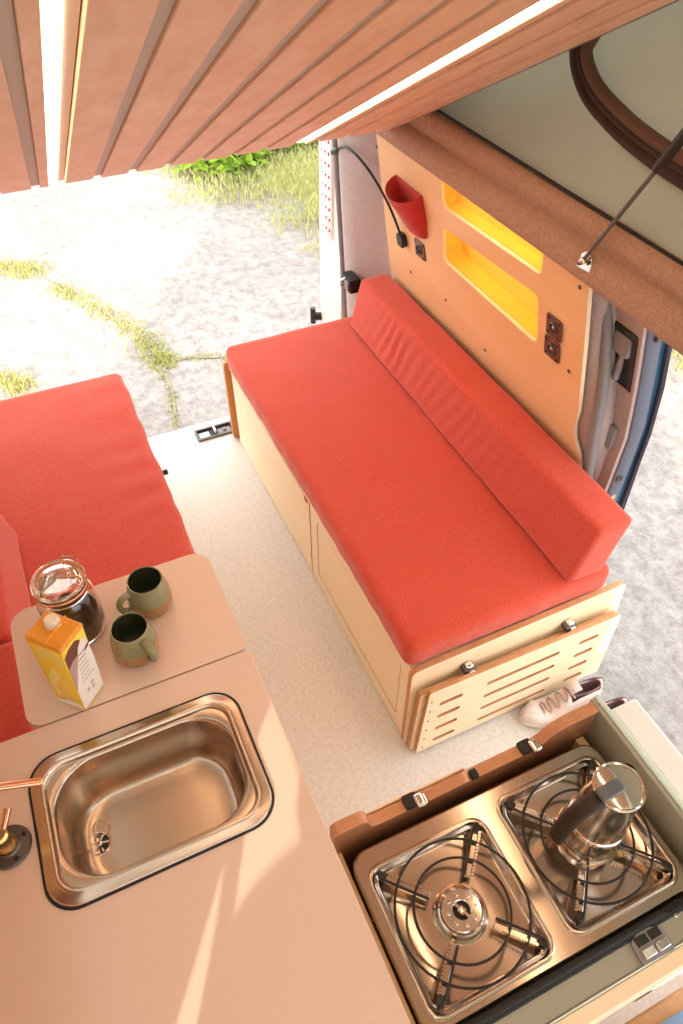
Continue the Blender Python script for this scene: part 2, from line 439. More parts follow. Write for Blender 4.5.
for i in range(9):
    for j in range(3):
        z = .68 + i*.04; x = 2.462 + j*.028
        bm = bmesh.new(); bmesh.ops.create_uvsphere(bm, u_segments=10, v_segments=6, radius=.0068, matrix=Matrix.Translation((x, -1.079 + .0001*j, z)))
        finish('reflector', bm, TAILR, t)
setbase(t, V(2.49,-1.09,.64))
# latch block on the pillar
t = thing('latch_block', 'black latch block on the felt pillar behind the backrest corner', 'latch')
bm = bmesh.new(); rbox(bm, 2.195, 2.275, -1.085, -1.04, .555, .61, .006, (6,4,4)); finish('housing', bm, BLACK, t, angle=60)
bm = bmesh.new(); box(bm, 2.205, 2.235, -1.041, -1.034, .565, .60); finish('striker_plate', bm, GREYP, t, bevel=.002)
bm = bmesh.new(); tube(bm, [(2.245,-1.042,.568),(2.245,-1.025,.572),(2.245,-1.025,.594),(2.245,-1.042,.598)], .004, 8); finish('loop', bm, CHROME, t)
setbase(t, V(2.235,-1.06,.555))
bm = bmesh.new(); tube(bm, [(2.56,-1.10,.25),(2.575,-1.06,.25),(2.58,-1.04,.25)], [.018,.018,.022], 12)
tube(bm, [(2.58,-1.045,.22),(2.58,-1.045,.29)], .012, 10)
tag(finish('bump_stop', bm, BLACK), 'small black rubber stop low on the white rear body corner', 'stop')

# --- roof cornice (felt) over the right wall
prof = [(-1.075,1.150),(-1.050,1.162),(-1.040,1.180),(-1.040,1.212),(-1.048,1.226),(-1.062,1.236),(-1.060,1.248),(-1.048,1.258),(-1.046,1.286),(-1.054,1.298),(-1.075,1.302),(-1.17,1.302),(-1.17,1.150)]
bm = bmesh.new(); xs = lin(2.13, -.1, 26)
loft(bm, [[(x, y + .002*noise.noise(V(x*3, y*20, z*20)), z + (x < 1.7)*0 + .012*(1 - min(1, max(0, (x-.9)/1.2)))) for y, z in prof] for x in xs])
struct(finish('trim_6', bm, CARP, angle=60), 'brown felt covered roof edge above the plywood wall')
bm = bmesh.new(); tube(bm, [(x, -1.064, 1.313) for x in xs], .004, 8)
struct(finish('trim_7', bm, RUBB), 'dark seam where the tent canvas meets the roof edge')

# --- B pillar with seal
bm = bmesh.new(); loops = []
for z, x0, dy in ((-.1,1.02,-.04),(.3,1.02,-.03),(.55,1.022,-.02),(.66,1.030,-.01),(.75,1.040,0),(.9,1.055,0),(1.02,1.075,0),(1.18,1.10,0)):
    yw = -1.17 + .2*(z-.65)*.9 + dy*.3
    loops.append([(x0+.10,yw-.016,z),(x0+.012,yw-.016,z),(x0-.012,yw-.022,z),(x0-.03,yw-.04,z),(x0-.035,yw-.06,z),(x0-.03,yw-.085,z),(x0+.1,yw-.085,z)])
loft(bm, loops); struct(finish('trim_8', bm, CARPG, angle=70), 'felt covered pillar at the sliding door')
bm = bmesh.new()
tube(bm, smoothpath([(.985,-1.205,.1),(.990,-1.195,.45),(1.000,-1.182,.62),(1.008,-1.170,.74),(1.022,-1.163,.88),(1.048,-1.150,1.02),(1.068,-1.140,1.10),(1.085,-1.13,1.2)], 6), .014, 12)
struct(finish('trim_9', bm, SEAL), 'rubber seal on the sliding door pillar')

# --- open sliding door, slid back outside the wall
def interp(z, tab):
    for (z0, a), (z1, b) in zip(tab, tab[1:]):
        if z <= z1: return a + (b-a)*max(0, (z-z0)/(z1-z0))
    return tab[-1][1]
def dy_in(z): return interp(z, [(.1,-1.19),(.56,-1.222),(.76,-1.222),(.9,-1.198),(1.04,-1.168),(1.14,-1.143),(1.3,-1.10)])     # inner face
def dy_b(z): return interp(z, [(.1,-1.225),(.56,-1.268),(.70,-1.266),(.80,-1.262),(.91,-1.240),(1.09,-1.200),(1.3,-1.15)])    # channel
def dy_o(z): return interp(z, [(.1,-1.25),(.35,-1.292),(.46,-1.306),(.69,-1.290),(.757,-1.289),(.92,-1.268),(1.08,-1.230),(1.3,-1.17)])
dr = thing('door_1', 'open blue sliding door with grey felt lining', None); dr['kind'] = 'structure'
if 'category' in dr: del dr['category']
zs = [.12,.2,.35,.46,.55,.62,.67,.70,.73,.76,.80,.85,.92,1.0,1.08,1.14,1.25]
DX = .950
bm = bmesh.new(); loft(bm, [[(1.9,dy_in(z)-.012,z),(DX+.03,dy_in(z)-.002,z),(DX+.010,dy_in(z)+.001,z),(DX+.006,dy_in(z)-.006,z),(DX+.006,dy_in(z)-.012,z),(1.9,dy_in(z)-.03,z)] for z in zs]); finish('door_lining', bm, CARPG, dr, angle=50)
bm = bmesh.new(); loft(bm, [[(DX+.005,dy_in(z)-.006,z),(DX,dy_in(z)-.010,z),(DX-.002,dy_b(z)+.012,z),(DX-.004,dy_b(z)+.001,z),(DX+.04,dy_b(z)+.001,z),(DX+.04,dy_in(z)-.006,z)] for z in zs]); finish('door_edge', bm, BLUE, dr, angle=50)
bm = bmesh.new(); loft(bm, [[(DX-.004,dy_b(z),z),(DX+.002,dy_b(z)-.004,z),(DX+.002,.35*dy_b(z)+.65*dy_o(z),z),(DX+.04,.35*dy_b(z)+.65*dy_o(z),z),(DX+.04,dy_b(z),z)] for z in zs]); finish('door_channel', bm, BLUED, dr, angle=50)
bm = bmesh.new(); loft(bm, [[(DX-.008,.36*dy_b(z)+.64*dy_o(z),z),(DX-.012,.1*dy_b(z)+.9*dy_o(z),z),(DX-.008,dy_o(z),z),(DX+.01,dy_o(z)-.008,z),(1.9,dy_o(z)-.015,z),(1.9,dy_o(z)+.004,z)] for z in zs]); finish('door_skin', bm, NAVY, dr, angle=50)
hb = bmesh.new()
def dpt(x, z, d): return V(x, dy_in(z)-.004 + d, z)
zc = lin(.90, 1.075, 1)
def ring(x0, x1, z0, z1, d): return [tuple(dpt(x, z, d)) for x, z in ((x0,z0),(x1,z0),(x1,z1),(x0,z1))]
loft(hb, [ring(.972,1.052,.90,1.06,-.008), ring(.972,1.052,.90,1.06,.006), ring(.978,1.047,.908,1.052,.011), ring(.983,1.042,.916,1.044,.0075), ring(.987,1.038,.925,1.035,.0065)], True, True, True)
hd = finish('handle_recess', hb, BLACK, dr, angle=30)
bm = bmesh.new(); rbox(bm, 1.004, 1.018, dy_in(.96)-.002, dy_in(.96)+.014, .918, 1.0, .004, (3,3,8)); finish('door_pull', bm, GREYP, hd, angle=60)
bm = bmesh.new(); rbox(bm, .984, 1.040, dy_in(1.02)-.006, dy_in(1.02)+.013, .995, 1.045, .004, (4,3,4)); finish('handle_cover', bm, GREYP, hd, angle=60)
bm = bmesh.new(); rbox(bm, .985, 1.03, dy_in(.74)-.006, dy_in(.74)+.012, .70, .77, .005, (4,3,4)); finish('door_pocket', bm, GREYP, dr, angle=60)
for z in (1.10, .62, .55):
    bm = bmesh.new(); yy = .5*dy_in(z)+.5*dy_b(z); f = frame((DX-.001, yy, z), (0,1,0), (0,0,1))
    loft(bm, [[tuple(f @ V(r*math.cos(a*PI/8), r*math.sin(a*PI/8), -w)) for a in range(16)] for r, w in ((.011,-.002),(.011,.004),(.007,.004),(.006,.001))], True, True, True)
    finish('bump_stop', bm, DKMET if z > .6 else CHROME, dr)
bm = bmesh.new(); yy = dy_in(1.07)-.03; box(bm, .938, .952, yy-.025, yy+.008, 1.06, 1.115); finish('door_lock', bm, DKMET, dr, bevel=.003)
setbase(dr, V(1.2,-1.3,.12))

# --- left wall (out of frame, closes the room), front raised and cut-outs added to shape sun on the worktop
bm = bmesh.new()
plate(bm, [(-1.9,0),(2.3,0),(2.3,1.3),(-.25,1.3),(-.25,2.35),(-1.9,2.35)],
      [[(-.4961,1.1334),(-.5123,1.1183),(-.5214,1.0953),(-.5240,1.0700),(-.4640,1.0600),(-.4814,1.0915),(-.4922,1.1161)],
       [(-.5326,1.2086),(-.6028,1.2076),(-.6631,1.2047),(-.6671,1.1916),(-.6961,1.1863),(-.6441,1.1676),(-.5862,1.142),(-.553,1.1241),(-.5467,1.1322),(-.5389,1.1462),(-.5127,1.1858)]], .003, frame_in((0,.56,0),(1,0,0),(0,0,1)))
struct(finish('wall_left', bm, [WALLP, PLYE]), 'plywood left side of the van, with raised front and added sun cut-outs')

# ------------------------------------------------------------------ lifted bed platform (slatted ceiling)
pf = thing('bed_platform', 'lifted slatted plywood bed platform sloping overhead with two light strips', 'bed platform')
A27 = R(27)
PD = V(math.cos(A27), -.017, -math.sin(A27)).normalized()       # down the slope, towards the tailgate
PY = V(0,1,0); PY = (PY - PY.dot(PD)*PD).normalized()
PM = frame(V(.80, 0, 1.2095 + math.tan(A27)*(1.935-.80)), PD, PY)   # local u down slope, v across, w up
def uend(v): return (1.935 + .045*(-v-.3) - .80)/PD.x
U0 = -1.15
edges = [(.205,.147),(.127,.057),(.037,-.033),(-.053,-.074),(-.113,-.181),(-.201,-.268),(-.290,-.358),(-.378,-.447),(-.467,-.536),(-.556,-.625),(-.645,-.714),(-.758,-.779),(-.799,-.867),(-.887,-.957),(-.977,-1.032)]
bm = bmesh.new()
for b, a in edges:
    ca = [(U0,a),(uend(a),a),(uend(b),b),(U0,b)]
    lo = [tuple(PM @ V(u, v, 0)) for u, v in ca]; hi = [tuple(PM @ V(u, v, .012)) for u, v in ca]
    loft(bm, [lo, hi])
finish('slat_panel', bm, SLAT, pf, angle=30, bevel=.0015)
bm = bmesh.new()
ca = [(U0,-1.032),(uend(-1.032)-.022,-1.032),(uend(.205)-.022,.205),(U0,.205)]
loft(bm, [[tuple(PM @ V(u, v, .0185)) for u, v in ca], [tuple(PM @ V(u, v, .03)) for u, v in ca]])
bb = finish('backing_board', bm, GROOV, pf, angle=30)
bm = bmesh.new()
def batten(v, wv, w0=.0125):
    ue = uend(v) - .012
    loft(bm, [[tuple(PM @ V(u, q, w)) for u, q in ((U0,v-wv),(ue,v-wv),(ue,v+wv),(U0,v+wv))] for w in (.0055,.018)])
for (b0, a0), (b1, a1) in zip(edges, edges[1:]):
    if abs(a0 - b1) < .03: batten((a0+b1)/2, abs(a0-b1)/2-.0006)
finish('groove_battens', bm, GROOV, pf)
for v0, v1 in ((-.0745,-.0945),(-.7345,-.7560)):
    bm = bmesh.new(); ue = uend(v0) - .004
    loft(bm, [[tuple(PM @ V(u, v, w)) for u, v in ((U0,v0),(ue,v0),(ue,v1),(U0,v1))] for w in (.006,.016)])
    finish('led_strip', bm, LED, pf, angle=30)
bm = bmesh.new()
for v0, v1 in ((-.096,-.111),(-.717,-.733)):
    ue = uend(v0) - .004
    loft(bm, [[tuple(PM @ V(u, v, w)) for u, v in ((U0,v0),(ue,v0),(ue,v1),(U0,v1))] for w in (.008,.017)])
finish('led_channel', bm, GROOV, pf, angle=30)
bm = bmesh.new(); loft(bm, [[tuple(PM @ V(u, v, w)) for u, v in ((U0,-1.036),(uend(-1.03),-1.036),(uend(-1.03),-1.033),(U0,-1.033))] for w in (-.001,.032)])
finish('edge_band', bm, GREYP, pf)
setbase(pf, PM @ V(0,-.41,.03))
# pop-up roof shell above it
bm = bmesh.new(); ca = [(U0-.2,-1.14),(1.22,-1.14),(1.22,.40),(U0-.2,.40)]
loft(bm, [[tuple(PM @ V(u, v, .10)) for u, v in ca], [tuple(PM @ V(u, v, .14)) for u, v in ca]])
struct(finish('ceiling', bm, WHITEB, bevel=.01), 'raised pop-up roof shell above the bed platform')

bm = bmesh.new(); box(bm, 1.96, 2.37, -1.10, .56, 1.275, 1.31)
struct(finish('ceiling', bm, WHITEB, bevel=.01), 'white van roof above the tailgate opening')
bm = bmesh.new(); box(bm, -.2, 2.13, .30, .558, 1.16, 1.30)
struct(finish('trim_10', bm, CARP, bevel=.02), 'felt covered roof edge on the left side')

# tent canvas on the right, between roof edge and roof shell
tc_ = thing('tent_canvas', 'sage green pop-up tent canvas above the felt roof edge', 'tent')
def roofz(x): return (PM @ V((x-.8)/PD.x, -1.1, .10)).z
bm = bmesh.new()
def cv(x, t):
    z = 1.305 + t*(max(roofz(x), 1.312) - 1.305)
    y = -1.075 - .035*t + .014*noise.noise(V(x*1.7, z*2.5, 1)) * min(1, 4*t) + .006*noise.noise(V(x*5 + z*4, z*7, 4)) - .03*math.sin(PI*t)
    return V(x, y, z)
grid(bm, lin(2.05, -.3, 60), lin(0, 1, 30), cv)
cvo = finish('canvas', bm, CANV, tc_, angle=180)
bm = bmesh.new(); grid(bm, lin(2.05, -.3, 30), lin(0, 1, 12), lambda x, t: V(x, -.80 - cv(x, t).y, cv(x, t).z)); finish('canvas', bm, CANV, tc_, angle=180)
zp = smoothpath([(1.262,-1.128,1.62),(1.285,-1.124,1.575),(1.290,-1.118,1.545),(1.268,-1.118,1.51),(1.216,-1.118,1.478),(1.116,-1.116,1.452),(1.028,-1.114,1.440),(.941,-1.112,1.434),(.80,-1.112,1.43),(.5,-1.112,1.435)], 8)
for nm, m_, off, r_ in (('zip_piping', ZIP, -.014, .012),('zip_teeth', ZIPT, .019, .012),('zip_flap', ZIP, .003, .010)):
    bm = bmesh.new(); pts = []
    for i, p in enumerate(zp):
        t = (zp[min(i+1, len(zp)-1)] - zp[max(i-1,0)]).normalized(); s = t.cross(V(0,1,0)).normalized()
        pts.append(p - s*off + V(0,.012,0))
    tube(bm, pts, r_, 10); finish(nm, bm, m_, tc_)
bm = bmesh.new(); grid(bm, lin(-1.10, .29, 24), lin(0, 1, 16), lambda y, t: V(-.50 + .1*t + .02*noise.noise(V(y*3, t*3, 5)), y, 1.33 + t*1.0)); finish('canvas', bm, CANV, tc_, angle=180)  # unseen front canvas, added to cut skylight falling on the worktop
setbase(tc_, V(1.0,-1.08,1.30))
bm = bmesh.new(); box(bm, -1.9, -.46, -1.15, .559, 1.30, 1.33)  # out of view, added with the front canvas to dim front skylight
struct(finish('ceiling', bm, WHITEB, bevel=.005), 'unseen cab roof added to dim the light from the front')

# gas strut
gs = thing('gas_strut', 'slim black gas strut bolted to the felt roof edge', 'gas strut')
a = V(1.060,-1.030,1.228); d = (V(.915,-1.035,1.51) - a).normalized()
bm = bmesh.new(); tube(bm, [a, a + d*.27], .0042, 12); finish('rod', bm, DKMET, gs)
bm = bmesh.new(); tube(bm, [a + d*.245, a + d*.25, a + d*.62], [.007,.0095,.0095], 14); finish('cylinder', bm, BLACK, gs)
bm = bmesh.new(); plate(bm, [(-.022,-.014),(.020,-.018),(.016,.012),(.004,.022),(-.016,.014)], [], .003, frame_in(V(1.062,-1.041,1.222), (1,0,0), (0,-.1,1)))
bk = finish('bracket', bm, CHROME, gs, bevel=.001)
bm = bmesh.new(); bmesh.ops.create_uvsphere(bm, u_segments=14, v_segments=8, radius=.0075, matrix=Matrix.Translation(a)); tube(bm, [a, a + V(0,-.012,-.004)], .004, 8); finish('ball_joint', bm, CHROME, bk)
for sx, sz in ((.012,-.008),(-.013,.004)):
    bm = bmesh.new(); p = V(1.062+sx,-1.037,1.222+sz); tube(bm, [p, p + V(0,.004,0)], .004, 8); finish('screw', bm, DKMET, bk)
setbase(gs, a)

# ------------------------------------------------------------------ right bench
bn = thing('bench_box', 'pale plywood bench box under the right red cushion', 'bench')
bm = bmesh.new(); box(bm, .795, 2.235, -1.16, -.572, .012, .352); finish('body', bm, PLYB, bn, bevel=.002)
bm = bmesh.new(); box(bm, .79, 2.225, -1.17, -.553, .353, .372); finish('top_board', bm, PLYB, bn, bevel=.003)
bm = bmesh.new(); plate(bm, [(1.455,.004),(2.205,.004),(2.205,.345),(1.50,.345),(1.49,.325),(1.475,.325),(1.465,.345),(1.455,.345)], [], .016, frame((0,-.571,0),(1,0,0),(0,0,1)) @ Matrix.Scale(-1,4,(0,0,1)))
finish('front_panel', bm, [PLYB, PLYE], bn, bevel=.0015)
bm = bmesh.new(); plate(bm, [(.782,.004),(1.448,.004),(1.448,.352),(.782,.352)], [rrect(.842,1.395,.062,.318,.006,3)], .016, frame((0,-.571,0),(1,0,0),(0,0,1)) @ Matrix.Scale(-1,4,(0,0,1)))
finish('face_frame', bm, [PLYB, PLYE], bn, bevel=.0015)
bm = bmesh.new(); plate(bm, rrect(.845,1.392,.065,.315,.005,3), [], .015, frame((0,-.571,0),(1,0,0),(0,0,1)) @ Matrix.Scale(-1,4,(0,0,1)))
dw = finish('drawer_front', bm, [PLYB, PLYE], bn, bevel=.001)
# rear end panel edge
bm = bmesh.new(); plate(bm, quad_r([(-.538,.0),(-.538,.372),(-1.165,.372),(-1.165,0)], .02), [], .02, frame((2.236,0,0),(0,1,0),(0,0,1)))
finish('rear_end_panel', bm, mat('orange toned plywood edge', (.60,.28,.10), .5), bn, bevel=.002)
# front end panel
bm = bmesh.new(); plate(bm, quad_r([(-.546,.004),(-.546,.385),(-1.205,.397),(-1.235,.004)], .022), [], .017, frame((.773,0,0),(0,1,0),(0,0,1)))
finish('end_panel', bm, [PLYB, PLYE], bn, bevel=.002)
for y in (-.708, -1.024):
    bm = bmesh.new(); rbox(bm, .748, .779, y-.017, y+.017, .312, .330, .003, (4,4,4)); cl = finish('clip', bm, DKMET, bn, angle=60)
    bm = bmesh.new(); rbox(bm, .752, .770, y-.010, y+.010, .329, .340, .003, (4,4,3)); finish('clip_lever', bm, CHROME, cl, angle=60)
    bm = bmesh.new(); box(bm, .7425, .7475, y-.008, y+.008, .305, .332); finish('clip_hook', bm, CHROME, cl, bevel=.001)
setbase(bn, V(1.5,-.86,.0))

# slotted board clipped to the end of the bench
sb = thing('slotted_board', 'slotted plywood board clipped to the near end of the bench', 'board')
def slot(y0, z0, y1, z1, r):
    a, b = V(y0, z0, 0), V(y1, z1, 0); d = (b-a).normalized(); n_ = V(-d.y, d.x, 0); out = []
    for c, s in ((a, 1), (b, -1)):
        for kk in range(7):
            t = R(180*kk/6); out.append(tuple((c + s*(n_*r*math.cos(t) - d*r*math.sin(t)))[:2]))
    return out
holes = []
for i in range(4):
    z = .250 - i*.0665
    holes.append(slot(-.622, z+.001, -.676, z+.001, .0085)); holes.append(slot(-.766, z, -.984, z, .0078)); holes.append(slot(-1.064, z+.003, -1.114, z+.003, .0085))
bm = bmesh.new(); plate(bm, quad_r([(-.565,.012),(-.578,.331),(-1.180,.318),(-1.196,.012)], .008), holes, .012, frame((.732,0,0),(0,1,0),(0,0,1)))
finish('board', bm, [PLYB, PLYE], sb, angle=25, bevel=.0008)
bm = bmesh.new(); plate(bm, quad_r([(-.552,.010),(-.562,.309),(-1.186,.300),(-1.200,.010)], .008), [], .014, frame((.7475,0,0),(0,1,0),(0,0,1)))
finish('backing_board', bm, [PLYB, PLYE], sb, bevel=.0015)
for i in range(6):
    bm = bmesh.new(); p = V(.7325, -.588 + .002*i*.5, .283 - i*.05); tube(bm, [p, p + V(-.0015,0,0)], .003, 8); finish('screw', bm, DKMET, sb)
setbase(sb, V(.74,-.87,.01))

# cushions
def wr_noise(p, s, a): return a*noise.noise(p*s)
def seat_fn(p, u):
    q = p.copy()
    q.z += .006*(1-u.x**2)*(1-u.y**2)*(1 if u.z > 0 else 0) + wr_noise(p, 7, .0025)
    if u.x < -.9 and u.z > -.6: q.x += .0025*noise.noise(V(p.y*18, p.z*14, 1)); q.z += .002*noise.noise(V(p.y*22, p.z*8, 1))
    if u.y > .9: q.y += .0035*noise.noise(V(p.x*16, p.z*6, 2))
    return q
bm = bmesh.new(); rbox(bm, .7905, 2.205, -1.155, -.540, .378, .470, .026, (110,52,10), seat_fn)
tag(finish('seat_cushion', bm, RED, angle=180), 'long red seat cushion on the right bench', 'cushion')
SH = Matrix.Identity(4)
def back_fn(p, u):
    t = (p.z - .474)/.186
    q = p.copy(); q.y -= .045*t
    if u.y > .9:
        amp = .0028*math.exp(-((p.x-1.80)/.10)**2) + .0010*math.exp(-((p.x-1.5)/.25)**2) + .0003
        q.y += amp*math.sin(p.x*120 + 8*t + 2*noise.noise(p*9)) * math.sin(PI*min(1,max(0,t)))
    q += V(0, wr_noise(p, 8, .003), wr_noise(p + V(5,5,5), 6, .003))
    return q
bm = bmesh.new(); rbox(bm, .790, 2.118, -1.108, -.998, .478, .660, .014, (220,12,20), back_fn)
tag(finish('back_cushion', bm, RED, angle=180), 'red wedge backrest cushion against the plywood wall', 'cushion')

# ------------------------------------------------------------------ left bed
bl = thing('bed_box', 'plywood box under the left red mattress cushion', 'bed box')
bm = bmesh.new(); box(bm, .80, 2.17, -.165, .55, .0, .355); finish('body', bm, PLYB, bl, bevel=.003)
bm = bmesh.new(); box(bm, .80, 2.19, -.172, .55, .356, .374); finish('top_board', bm, PLYB, bl, bevel=.003)
bm = bmesh.new(); tube(bm, [(1.755,-.172,.365),(1.755,-.188,.365),(1.755,-.194,.365)], [.006,.010,.008], 12); finish('knob', bm, BLACK, bl)
setbase(bl, V(1.5,.2,0))
def bed_fn(p, u):
    q = p.copy()
    q.z += .006*(1-u.x**2)*(1-u.y**2)*(u.z > 0) + wr_noise(p, 6, .003)
    if u.z > .5:
        e = math.exp(-((p.y+.10)/.09)**2)
        q.z += .0035*e*math.sin(p.x*52 + 8*p.y + 4*noise.noise(V(p.x*3, p.y*3, 2)))*(.4 + .6*noise.noise(V(p.x*4, 1, 1)))
    if u.y < -.9: q.y += .006*noise.noise(V(p.x*14, p.z*5, 7))
    return q
bm = bmesh.new(); rbox(bm, .82, 2.21, -.166, .50, .381, .478, .030, (130,56,10), bed_fn)
tag(finish('seat_cushion', bm, RED, angle=180), 'wide red mattress cushion on the left bed, behind the mugs', 'cushion')
def bedback_fn(p, u):
    t = (p.z-.478)/.18; q = p.copy(); q.y += .03*t + wr_noise(p, 8, .003); q.x += .0 ; return q
bm = bmesh.new(); rbox(bm, 1.08, 1.55, .252, .40, .490, .655, .016, (40,12,14), bedback_fn)
tag(finish('back_cushion', bm, RED, angle=180), 'red backrest cushion at the left picture edge above the jar', 'cushion')
bm = bmesh.new(); rbox(bm, .80, 1.07, .238, .40, .490, .655, .016, (30,12,14), bedback_fn)
tag(finish('back_cushion', bm, RED, angle=180), 'red backrest cushion beside the left edge of the fold-out table', 'cushion')

# ------------------------------------------------------------------ kitchen worktop, flap, cabinet
kc = thing('kitchen_cabinet', 'plywood kitchen cabinet under the cream worktop', 'cabinet')
bm = bmesh.new()
box(bm, -.30, .69, -.136, -.118, .0, .828); box(bm, .672, .69, -.118, .55, 0, .828); box(bm, -.30, -.282, -.118, .55, 0, .828); box(bm, -.282,.672,-.118,.55,.06,.078)
finish('carcass', bm, PLYW, kc, bevel=.0015)
bm = bmesh.new(); box(bm, .691, .80, -.02, .0, .70, .828); finish('flap_bracket', bm, PLYW, kc, bevel=.002)
bm = bmesh.new(); box(bm, .691, .90, .12, .14, .78, .828); finish('flap_bracket', bm, PLYW, kc, bevel=.002)
setbase(kc, V(.2,.2,0))
wt = thing('worktop', 'cream laminate worktop holding the sink, with a fold-out table flap', 'worktop')
sx0, sx1, sy0, sy1 = .414, .651, -.089, .246
bm = bmesh.new(); plate(bm, [(-.32,-.144),(.7095,-.144),(.7095,.56),(-.32,.56)], [rrect(sx0+.012, sx1-.012, sy0+.012, sy1-.012, .035)], .021, frame((0,0,.829),(1,0,0),(0,1,0)))
finish('top', bm, WORK, wt, angle=30, bevel=.0012)
bm = bmesh.new(); plate(bm, quad_r([(.7125,-.142),(.966,-.142),(.966,.236),(.7125,.236)], .003, 2) if 0 else rrect(.7125,.966,-.142,.236,[.035,.030,.012,.035]), [], .020, frame((0,0,.83),(1,0,0),(0,1,0)))
# order of corners in rrect: x1y1, x0y1, x0y0, x1y0
finish('table_flap', bm, WORK, wt, angle=30, bevel=.0015)
setbase(wt, V(.2,.2,.829))

# sink
sk = thing('sink', 'rectangular stainless steel sink set in the cream worktop', 'sink')
bm = bmesh.new()
def rr3(i, r, z, dx0=0): return [(x, y, z) for x, y in rrect(sx0+i+dx0, sx1-i, sy0+i, sy1-i, r, 8)]
loft(bm, [rr3(-.001,.046,.8505), rr3(.0,.046,.8535), rr3(.002,.045,.855), rr3(.012,.038,.8555), rr3(.014,.036,.8575), rr3(.017,.035,.8585), rr3(.019,.034,.857), rr3(.021,.034,.852), rr3(.022,.034,.849)], True, False, False)
def rr4(i, r, z): return [(x, y, z) for x, y in rrect(sx0+i, sx1-i, sy0+i, sy1-i, r, 8)]
loft(bm, [rr4(.022,.034,.849), rr4(.0235,.056,.8487), rr4(.0255,.066,.847), rr4(.028,.068,.840), rr4(.030,.068,.80), rr4(.032,.068,.765), rr4(.035,.066,.752), rr4(.041,.060,.743), rr4(.050,.052,.7385), rr4(.062,.045,.7370), rr4(.08,.035,.7365)], True, False, True)
finish('bowl', bm, STEEL, sk, angle=60)
bm = bmesh.new(); loft(bm, [rr3(-.004,.048,.8502), rr3(-.0035,.048,.8525), rr3(-.001,.046,.853), rr3(.003,.044,.8508)], True, False, False)
finish('gasket', bm, RUBB, sk)
dc = (.537, .184); ZB = .7368
bm = bmesh.new(); lathe(bm, *dc, [(.0205,ZB),(.0205,ZB+.0012),(.0185,ZB+.0018),(.0165,ZB+.001),(.0155,ZB-.0003)], 36, False, False)
dn = finish('drain', bm, STEELP, sk)
bm = bmesh.new(); lathe(bm, *dc, [(.0165,ZB+.0003),(.001,ZB+.0003)], 36, False, True); finish('drain_hole', bm, BLACK, dn)
bm = bmesh.new()
for a in range(6):
    box(bm, .004, .0165, -.0016, .0016, ZB+.0004, ZB+.0018, Matrix.Translation((*dc,0)) @ Matrix.Rotation(a*PI/3 + .3, 4, 'Z'))
lathe(bm, *dc, [(.0055,ZB+.0004),(.0055,ZB+.002),(.004,ZB+.003)], 16)
finish('drain_grid', bm, STEELP, dn)
bm = bmesh.new(); lathe(bm, *dc, [(.0022,ZB+.002),(.0022,ZB+.012),(.0045,ZB+.014),(.0045,ZB+.017),(.003,ZB+.018)], 16); finish('drain_knob', bm, STEELP, dn)
bm = bmesh.new(); tube(bm, [(.560+.013*math.cos(a*PI/12), .176+.013*math.sin(a*PI/12), ZB+.0012) for a in range(24)], .0014, 8, closed=True); finish('knob_reflection', bm, STEELP, sk)  # steel ring modelling the reflection of the strainer knob in the bowl
setbase(sk, V(.535,.08,.7365))

# faucet: flange with brass stem and copper spout
fc = thing('faucet', 'copper and brass faucet on a dark round flange left of the sink', 'faucet')
bm = bmesh.new(); lathe(bm, .535, .286, [(.031,.8505),(.032,.853),(.030,.857),(.018,.8585),(.016,.862)], 40); fl = finish('flange', bm, DKMET, fc)
for a in (20, 110, 200, 290):
    bm = bmesh.new(); t = R(a); x, y = .535+.0245*math.cos(t), .286+.0245*math.sin(t); lathe(bm, x, y, [(.0035,.8572),(.0035,.8588),(.002,.8594)], 10); finish('screw', bm, BLACK, fl)
bm = bmesh.new(); lathe(bm, .535, .286, [(.0145,.861),(.0145,.868),(.012,.872),(.0105,.885),(.012,.888),(.012,.896),(.009,.900),(.009,1.0)], 28); finish('stem', bm, BRASS, fc)
bm = bmesh.new(); tube(bm, smoothpath([(.535,.287,.995),(.537,.285,1.025),(.537,.272,1.035),(.535,.25,1.027),(.533,.215,1.010),(.532,.199,1.002)], 8), .0055, 14); sp_ = finish('spout', bm, COPPER, fc)
bm = bmesh.new(); tube(bm, [(.532,.2015,1.0035),(.532,.1965,1.001)], .0046, 14); finish('nozzle', bm, BRASS, sp_)
bm = bmesh.new(); tube(bm, [(.535,.283,.893),(.552,.275,.898),(.566,.268,.905)], [.004,.0045,.006], 12); finish('lever', bm, COPPER, fc)
setbase(fc, V(.535,.286,.8505))

# ------------------------------------------------------------------ things on the table
# mugs
def mug(name, x, y, ang, label):
    t = thing(name, label, 'mug', 'stoneware mugs on the table flap')
    z = .8505
    bm = bmesh.new()
    rows = lathe(bm, 0, 0, [(.030,0),(.036,.001),(.0405,.006),(.0435,.016),(.0445,.028),(.0435,.040)], 44, True, False)
    finish('lower_body', bm, GLAZB, t)
    bm = bmesh.new(); lathe(bm, 0, 0, [(.0436,.0395),(.0425,.048),(.040,.060),(.0365,.074),(.0355,.080),(.0345,.082),(.0328,.081)], 44, False, False)
    finish('upper_body', bm, GLAZG, t)
    bm = bmesh.new(); lathe(bm, 0, 0, [(.0330,.0812),(.0325,.078),(.035,.062),(.038,.04),(.038,.015),(.034,.009),(.001,.008)], 44, False, True)
    finish('inside', bm, GLAZD, t)
    bm = bmesh.new(); pts = smoothpath([(.037,0,.066),(.047,0,.069),(.060,0,.062),(.064,0,.046),(.057,0,.030),(.043,0,.022)], 6)
    tube(bm, pts, [.0062 if i < len(pts)-6 else .0062 + .0004*(i-len(pts)+6) for i in range(len(pts))], 12)
    for v in bm.verts: v.co.y *= 1.25
    finish('handle', bm, GLAZG, t)
    t.location = (x, y, z); t.rotation_euler = (0,0,ang); t.scale = (.9,.9,.92); return t
